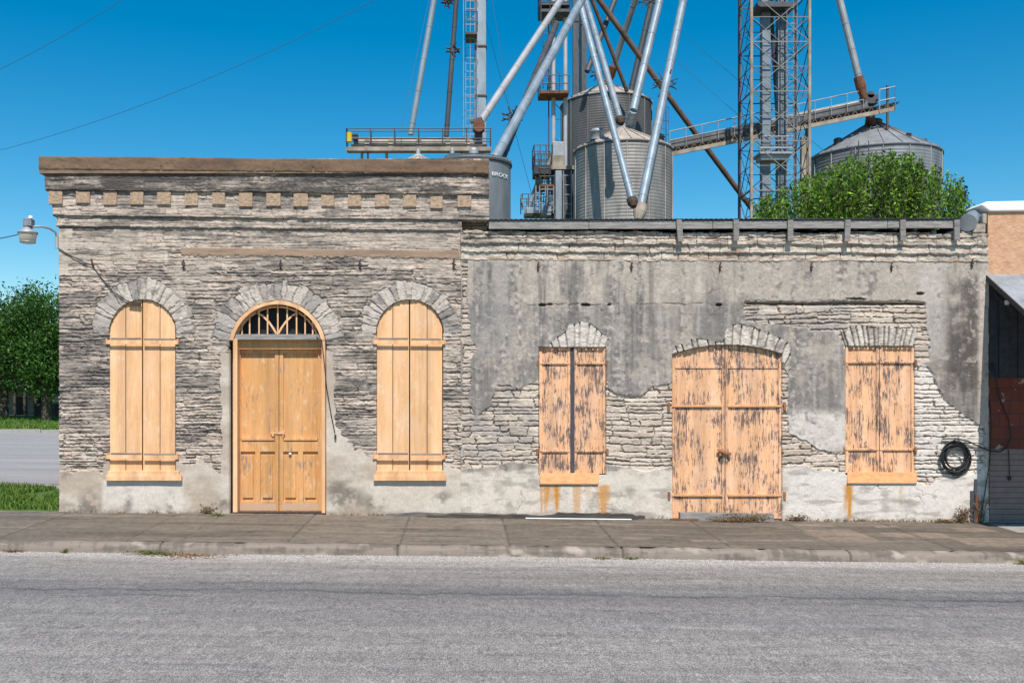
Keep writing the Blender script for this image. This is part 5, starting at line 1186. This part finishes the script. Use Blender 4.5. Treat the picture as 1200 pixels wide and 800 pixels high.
# square elevator leg and caged ladder at left
def duct(u0, u1, v0, v1, dist, label, m='galv_blue', name='square_duct', depth=None, joints=58):
    a = P(u0, v0, dist); b_ = P(u1, v1, dist); t_ = thing(name, ((a.x+b_.x)/2, a.y, GZ), label, 'elevator leg'); dp = depth or (b_.x-a.x)
    mb = MB(); mb.box((a.x, a.y, GZ), (b_.x, a.y+dp, a.z)); mb.build('casing', M[m], t_, bevel=.01)
    v = v1
    while v > v0:
        z = P(0, v, dist).z; mb = MB(); mb.box((a.x-.05, a.y-.05, z-.035), (b_.x+.05, a.y+dp+.05, z+.035)); mb.build('joint_flange', M['rust_pipe'], t_); v -= joints
    return t_
duct(558, 569.5, -40, 170, 47, 'square pale blue elevator leg beside the caged ladder')
t_ = thing('caged_ladder', (P(551, 0, 47).x, 32, GZ), 'tall caged ladder left of the square pale elevator leg', 'ladder'); mb = MB(); x = P(551, 0, 47).x
ladder(mb, (x, 32, GZ), (x, 32, P(0, -40, 47).z), .45, .38, .025, True); mb.build('rungs_and_cage', M['galv'], t_)
mb = MB(); a = P(545, 45, 47); b_ = P(559, 41, 47); mb.box((a.x, 31.2, a.z-.1), (b_.x, 32.4, b_.z-.15))
for zz in (.5, 1.0): 
    for x_ in ((a.x, 31.2, b_.x, 31.2),): mb.tube((a.x, 31.2, a.z+zz), (b_.x, 31.2, a.z+zz), .025, n=5)
for xx in (a.x, b_.x): mb.tube((xx, 31.2, a.z), (xx, 31.2, a.z+1.0), .025, n=5)
mb.build('rest_platform', M['galv_dark'], t_)
def railing(mb, p0, p1, h, n, r=.022, rails=2):
    p0, p1 = Vector(p0), Vector(p1); up = Vector((0, 0, h))
    for i in range(n+1): q = p0.lerp(p1, i/n); mb.tube(q, q+up, r, n=5)
    for k in range(1, rails+1): mb.tube(p0+up*k/rails, p1+up*k/rails, r, n=5)
# left horizontal catwalk with conveyor
def catwalk():
    t_ = thing('conveyor_catwalk', P(490, 186, 41), 'level tan catwalk with a round conveyor standing above the brown coping', 'catwalk'); y0, y1 = 41-15, 41-15+.45
    a, b_ = P(406, 174.5, 41), P(575, 174.5, 41)
    mb = MB(); mb.box((a.x, y0, a.z-.08), (b_.x, y1, a.z+.06)); mb.box((a.x-.03, y0-.05, a.z-.09), (b_.x+.03, y0-.01, a.z+.08)); mb.build('deck', M['tan_steel'], t_)
    mb = MB(); c0, c1 = P(415, 167, 41.7), P(560, 167.5, 41.7); mb.tube(c0, c1, .155, n=16); mb.build('conveyor_tube', M['tube_tan'], t_)
    mb = MB(); mb.beam(P(412, 162.5, 41.7), P(558, 163, 41.7), .3, .05); mb.beam(P(412, 171, 41.6), P(562, 171.5, 41.6), .3, .05)
    for u in (430, 458, 491, 525, 548): q = P(u, 167, 41.5); mb.box((q.x-.1, q.y-.05, q.z-.22), (q.x+.1, q.y+.3, q.z+.22))
    mb.build('conveyor_frame', M['tan_steel'], t_)
    mb = MB(); railing(mb, (a.x, y0, a.z), (b_.x, y0, a.z), 24*41/FPX, 6); railing(mb, (a.x, y1, a.z), (b_.x, y1, a.z), 24*41/FPX, 6); railing(mb, (a.x, y0, a.z), (a.x, y1, a.z), 24*41/FPX, 1); mb.build('railing', M['galv_dark'], t_)
    mb = MB()
    for u, w in ((424, 3), (431, 2), (453, 3.4), (491, 2), (529, 4), (541, 2), (560, 3)):
        q = P(u, 177, 41.3); mb.box((q.x-w*.018, q.y, GZ), (q.x+w*.018, q.y+.12, q.z))
    mb.build('legs', M['tan_steel'], t_)
    mb = MB(); q = P(409.5, 161, 41); mb.tube(q+Vector((0, 0, -.2)), q+Vector((0, 0, .2)), .12, n=14); mb.build('motor', M['yellow'], t_); mb = MB(); q = P(415, 159, 41.2); mb.box((q.x-.1, q.y, q.z-.12), (q.x+.15, q.y+.3, q.z+.1)); mb.build('gearbox', M['galv_dark'], t_)
    mb = MB(); q = P(561, 149, 41.5); mb.tube(q-Vector((0, .25, 0)), q+Vector((0, .3, 0)), .26, n=18); mb.build('drive_pulley', M['rust'], t_)
    mb = MB(); mb.beam(P(551, 143, 41.5), P(565, 139, 41.5), .2, .12); mb.box((q.x-.18, q.y, q.z-1.0), (q.x+.16, q.y+.3, q.z-.2)); mb.build('spout_head', M['galv_dark'], t_)
    return t_
M['tube_tan'] = simple('dusty_zinc_tube', (.44,.40,.36), .6, .2, .35, 2, (1,1,1), .1)
catwalk()
for u, v, w, lab in ((490, 182, 24, 'pale bin roof peak just behind the middle of the brown coping'), (530, 181, 22, 'dark hooded bin top under the right end of the catwalk')):
    s = silo(u, v+12, w*1.7, 39.5, v, lab, M['silo_b'], M['roof_l' if u < 500 else 'silo_d'], .2, 8, name='storage_bin')
# central elevator: twin thin legs with platforms
def central():
    t_ = thing('elevator_tower', P(655, 250, 62), 'white pipe-legged elevator tower with rust-edged platforms left of the silos', 'elevator tower'); t_.location.z = GZ
    for u, w, m in ((648.5, 5, 'silver'), (662.5, 5, 'silver'), (643, 1.6, 'galv_dark')):
        a = P(u, -40, 62); mb = MB(); mb.tube((a.x, a.y, GZ), a, w/2*62/FPX, n=10); mb.build('leg', M[m], t_)
    for v, u0, u1, m in ((12, 633, 668, 'galv_dark'), (4, 633, 668, 'galv_dark'), (107.5, 633, 667, 'rust'), (199, 627, 650, 'galv_dark')):
        a, b_ = P(u0, v, 61), P(u1, v, 61); mb = MB(); mb.box((a.x, a.y, a.z-.10), (b_.x, a.y+1.6, a.z+.08)); mb.build('platform', M[m], t_)
        mb = MB(); railing(mb, (a.x, a.y, a.z), (b_.x, a.y, a.z), 1.05, 3, .03); railing(mb, (a.x, a.y+1.6, a.z), (b_.x, a.y+1.6, a.z), 1.05, 3, .03); railing(mb, (a.x, a.y, a.z), (a.x, a.y+1.6, a.z), 1.05, 1, .03); mb.build('railing', M['galv_dark'], t_)
    mb = MB()
    for k in range(14):
        v0 = -20+k*20; a, b_ = P(649, v0, 62), P(662, v0+ (14 if k % 2 else 0), 62); mb.tube(a, b_, .03, n=4)
    mb.tube(P(634, -10, 61), P(634, 30, 61), .03, n=5); mb.build('brace', M['galv_dark'], t_)
    mb = MB(); ladder(mb, P(641, 104, 61.5), P(641, 14, 61.5), .5, .5, .03); mb.build('ladder', M['galv_dark'], t_)
    # platform tower lower down
    t2 = thing('machinery_tower', P(650, 255, 60), 'dark boxy machinery tower with ladders and small platforms left of the light silo', 'machinery tower'); t2.location.z = GZ
    def bx(u0, v0, u1, v1, d, dp, m, nm):
        a, b_ = P(u0, v1, d), P(u1, v0, d); mb = MB(); mb.box((a.x, a.y, a.z), (b_.x, a.y+dp, b_.z)); mb.build(nm, M[m], t2, bevel=.02)
    bx(649, 197, 672, 300, 60, 2.0, 'galv_dark', 'casing'); bx(646, 194, 674, 198.5, 59.8, 2.4, 'tan_steel', 'cap_beam')
    bx(651, 200, 658.5, 300, 59.8, .3, 'galv_blue', 'panel'); bx(648, 166, 661, 183, 60, 1.0, 'galv', 'hopper'); bx(647, 182, 661, 196, 60, 1.2, 'tan_steel', 'platform')
    bx(626, 193, 647, 204, 60, 1.6, 'tin_dark', 'platform'); bx(632, 216, 650, 219, 60, 1.6, 'rust', 'platform'); bx(616, 246, 655, 250, 60, 1.8, 'galv_dark', 'platform'); bx(617, 243, 625, 250, 59.7, 1.0, 'galv_blue', 'cabinet'); bx(634.5, 240, 646, 252, 59.7, 1.0, 'galv_blue', 'cabinet')
    mb = MB()
    for u0, u1, v in ((626, 647, 193), (632, 650, 216), (612, 634, 246), (634, 650, 240)):
        a, b_ = P(u0, v, 60), P(u1, v, 60); hgt = 23*60/FPX if v == 193 else 1.0; railing(mb, a, b_, hgt, 3, .03); railing(mb, a+Vector((0, 1.5, 0)), b_+Vector((0, 1.5, 0)), hgt, 3, .03); railing(mb, a, a+Vector((0, 1.5, 0)), hgt, 1, .03)
    mb.build('railing', M['galv_dark'], t2)
    mb = MB(); ladder(mb, P(665, 256, 59.6), P(665, 200, 59.6), .5, .5, .035); ladder(mb, P(644, 250, 59.6), P(644, 218, 59.6), .5, .4, .035); ladder(mb, P(637, 250, 59.9), P(637, 218, 59.9), .5, .4, .035)
    mb.build('ladder', M['galv'], t2)
    mb = MB(); mb.tube(P(634, 205, 61), P(616, 252, 61), .16, n=12); mb.tube(P(630, 230, 61), P(622, 252, 61), .05); mb.build('chute', M['galv_blue'], t2)
    mb = MB()
    for u in (628, 634, 641, 647): mb.tube(P(u, 203, 60.5), P(u, 300, 60.5), .05, n=6)
    mb.tube(P(648, 180, 61), P(640, 200, 61), .1); mb.tube(P(616, 250, 60), P(610, 228, 60), .04, n=5); mb.build('frame', M['tan_steel'], t2)
    # dark twin leg behind the tall silo
    duct(671.5, 677.5, -40, 115, 71, 'dark left-hand column of the twin legs behind the tall silo', 'galv_dark', joints=90)
    duct(681.5, 687.5, -40, 118, 71, 'dark bluish right-hand column of the twin legs behind the tall silo', 'galv_dark', joints=90)
    duct(678, 680.8, -40, 115, 72, 'narrow pale column between the twin dark legs', 'galv', joints=300)
central()
# star-shaped braces on the spouts
def star(u, v, d, s, label):
    mb = MB(); c_ = P(u, v, d); k = d/FPX*s
    for a in (20, 65, -25, -70): 
        o_ = Vector((math.cos(R(a))*k, random.uniform(-.4, .4)*k, math.sin(R(a))*k)); mb.tube(c_-o_, c_+o_, .035, n=5)
    for a in range(0, 360, 90):
        p = c_+Vector((math.cos(R(a))*k*.8, .2, math.sin(R(a))*k*.5)); q = c_+Vector((math.cos(R(a+90))*k*.8, -.2, math.sin(R(a+90))*k*.5)); mb.tube(p, q, .03, n=5)
    props(mb.build('spout_bracket', M['iron']), label, 'bracket', 'brackets clamped on the spouts')
star(779, 98, 54.5, 16, 'dark star-shaped bracket on the longest pale spout'); star(600, 137, 42, 13, 'wire bracket on the long blue-grey spout above the lettered bin'); star(531, 59, 45, 9, 'small wire bracket on the dark straight spout'); star(524, 2, 45, 8, 'wire bracket at the top of the two straight spouts')
star(757, 0, 60, 12, 'wire bracket high between the two pale spouts'); star(700, 87, 60, 9, 'thin wire bracket over the tall silo roof')
# bracing wires
for i, (a, b_, lab) in enumerate((((505, -10, 50), (470, 150, 41), 'thin guy wire behind the leftmost spout'), ((575, -10, 50), (600, 140, 50), 'thin guy wire right of the square elevator leg'), ((800, 40, 60), (1060, 255, 64), 'long thin guy wire right of the light silo'), ((780, 60, 60), (905, 170, 60), 'thin guy wire between the spouts and the lattice tower'), ((560, -10, 50), (625, 235, 58), 'long thin guy wire between the square leg and the machinery tower'))):
    mb = MB(); mb.tube(P(*a), P(*b_), .012, n=5); props(mb.build('guy_wire', M['wire']), lab, 'guy wire', 'guy wires of the elevator')
# lattice tower
M['lat'] = simple('dusty_lattice_steel', (.25, .24, .22), .7, .2, .3, 2)
def lattice():
    t_ = thing('lattice_tower', (P(907, 0, 57).x, 42, GZ), 'tall steel lattice tower holding two elevator legs in front of the sloping conveyor', 'tower')
    df, db = 56., 58.4; xl, xr = P(880.5, 0, df).x, P(948.5, 0, df).x; yf, yb = df-15, db-15; ztop = P(0, -60, 56).z
    cor = {'fl': (xl, yf), 'fr': (xr, yf), 'bl': (xl, yb), 'br': (xr, yb)}
    for k, (x, y) in cor.items():
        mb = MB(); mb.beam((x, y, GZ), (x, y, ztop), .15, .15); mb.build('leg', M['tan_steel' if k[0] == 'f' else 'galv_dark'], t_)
    bay = 58*56/FPX; zs = []; z = P(0, 49, 56).z
    while z > GZ: z -= bay
    z += bay
    while z < ztop: zs.append(z); z += bay
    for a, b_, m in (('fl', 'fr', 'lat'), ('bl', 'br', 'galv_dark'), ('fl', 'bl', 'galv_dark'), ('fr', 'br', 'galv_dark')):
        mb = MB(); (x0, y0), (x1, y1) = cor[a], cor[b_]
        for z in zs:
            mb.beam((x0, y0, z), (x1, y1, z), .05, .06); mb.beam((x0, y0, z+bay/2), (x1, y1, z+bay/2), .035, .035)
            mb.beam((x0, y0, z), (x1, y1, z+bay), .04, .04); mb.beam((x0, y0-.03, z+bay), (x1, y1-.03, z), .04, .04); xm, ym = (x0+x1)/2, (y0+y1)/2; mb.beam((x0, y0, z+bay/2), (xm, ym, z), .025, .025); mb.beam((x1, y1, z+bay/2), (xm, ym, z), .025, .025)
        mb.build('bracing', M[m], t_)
    for u0, u1 in ((893.5, 903), (912, 922)):
        a, b_ = P(u0, -60, 57), P(u1, -60, 57); mb = MB(); mb.box((a.x, a.y, GZ), (b_.x, a.y+.5, a.z))
        for k in range(30):
            z = P(0, -50+k*14, 57).z; mb.box((a.x-.03, a.y-.03, z-.02), (b_.x+.03, a.y+.53, z+.02))
        mb.build('leg_casing', M['galv_leg'], t_)
    mb = MB(); ladder(mb, P(926.5, 250, 56.6), P(926.5, -60, 56.6), .42, .38, .022, True); mb.build('ladder', M['galv'], t_)
    mb = MB(); ladder(mb, P(917.5, 250, 56.9), P(917.5, -60, 56.9), .3, .45, .022); mb.build('ladder', M['galv_dark'], t_)
    mb = MB(); a, b_ = P(891, 180, 56.2), P(929, 166, 56.2); mb.box((a.x, a.y, a.z), (b_.x, a.y+1.6, a.z+.12)); mb.box((a.x-.1, a.y-.02, a.z+.3), (b_.x, a.y+.1, a.z+.42)); railing(mb, (a.x, a.y, a.z), (b_.x, a.y, a.z), 1.0, 3, .03); mb.box((a.x+.1, a.y+.2, a.z-.3), (b_.x-.1, a.y+1.2, a.z)); mb.build('platform', M['galv'], t_)
    mb = MB(); a, b_ = P(888, 8, 56.2), P(932, 2, 56.2); mb.box((a.x, a.y, a.z), (b_.x, a.y+1.6, b_.z)); mb.build('platform', M['galv_dark'], t_)
    mb = MB(); mb.tube(P(901, -30, 57), P(912, 150, 58), .12); mb.build('inner_spout', M['galv_dark'], t_)
M['galv_leg'] = simple('blue_grey_leg_casing', (.20, .235, .265), .5, .3, .25, 1.2)
lattice()
def incline():
    t_ = thing('sloping_conveyor', P(945, 180, 60), 'long tan conveyor gallery sloping up to the right past the lattice tower', 'conveyor')
    d = 60.; a0, a1 = (785, 181.5), (1049, 128)
    L = lambda t, off, dd=0: P(a0[0]+(a1[0]-a0[0])*t, a0[1]+(a1[1]-a0[1])*t+off, d+dd)
    mb = MB(); mb.beam(L(0, -.5), L(1, -.5), .15, .24); mb.beam(L(0, -.5, 1.4), L(1, -.5, 1.4), .15, .24); mb.build('lower_chord', M['tan_steel'], t_)
    mb = MB(); mb.beam(L(0, -5, .7), L(1, -5, .7), 1.3, .06); mb.beam(L(0, -8), L(.9, -8), .08, .08); mb.build('deck', M['galv_dark'], t_)
    mb = MB(); mb.beam(L(.0, -11, .35), L(.87, -12, .35), .55, .42); mb.build('trough', M['trough'], t_)
    mb = MB(); mb.tube(L(.45, -14.5, .3), L(.86, -15.5, .3), .19, n=14); mb.build('cover_tube', M['tube_tan'], t_)
    mb = MB(); 
    for k in range(28): mb.beam(L(k/28, -7.5, -.02), L((k+.5)/28, -1, -.02), .04, .05); mb.beam(L((k+.5)/28, -1, -.02), L((k+1)/28, -7.5, -.02), .04, .05)
    mb.build('web', M['rust_pipe'], t_)
    mb = MB(); railing(mb, L(0, -6, -.1), L(.86, -8, -.1), 1.15, 12, .022); railing(mb, L(.0, -6, 1.5), L(.86, -8, 1.5), 1.15, 12, .022); railing(mb, L(.93, 0, -.1), L(1, 0, -.1), 1.4, 1, .04); railing(mb, L(1, 0, -.1), L(1, 0, 1.4), 1.4, 1, .04); mb.build('railing', M['rail_tan'], t_)
    mb = MB(); q = L(.90, -17, .3); mb.box((q.x-.55, q.y, q.z-.25), (q.x+.35, q.y+.7, q.z+.3)); mb.tube(q+Vector((-.1, 0, .3)), q+Vector((-.1, .6, .3)), .22, n=14); mb.build('drive_unit', M['galv_dark'], t_)
    mb = MB(); a, b_ = P(1040, 100, 60), P(1040, 152, 60); mb.beam(a, b_, .12, .12); a, b_ = P(1026, 150, 60), P(1040, 150, 60); mb.beam(a, b_, .05, .05); mb.build('end_post', M['rust_pipe'], t_)
    mb = MB(); q = P(1020, 133, 60.4); mb.tube(q, P(1020, 147, 61.5), .25, .35, n=12); mb.build('drop_chute', M['rust_pipe'], t_)
    mb = MB(); a = P(939.5, 160, 60.2); b_ = P(949.5, 150, 60.2); mb.box((a.x, a.y, GZ), (a.x+.2, a.y+.3, a.z)); mb.box((b_.x-.2, a.y, GZ), (b_.x, a.y+.3, b_.z))
    mb.box((a.x+.15, a.y+.1, GZ), (b_.x-.15, a.y+.16, P(0,165,60.2).z)); mb.build('support_column', M['tan_steel'], t_)
M['trough'] = simple('dark_trough_steel', (.15,.15,.15), .7, .2, .4, 1.5); M['rail_tan'] = simple('pale_rail_steel', (.36,.34,.32), .6, .2, .2, 3)
incline()
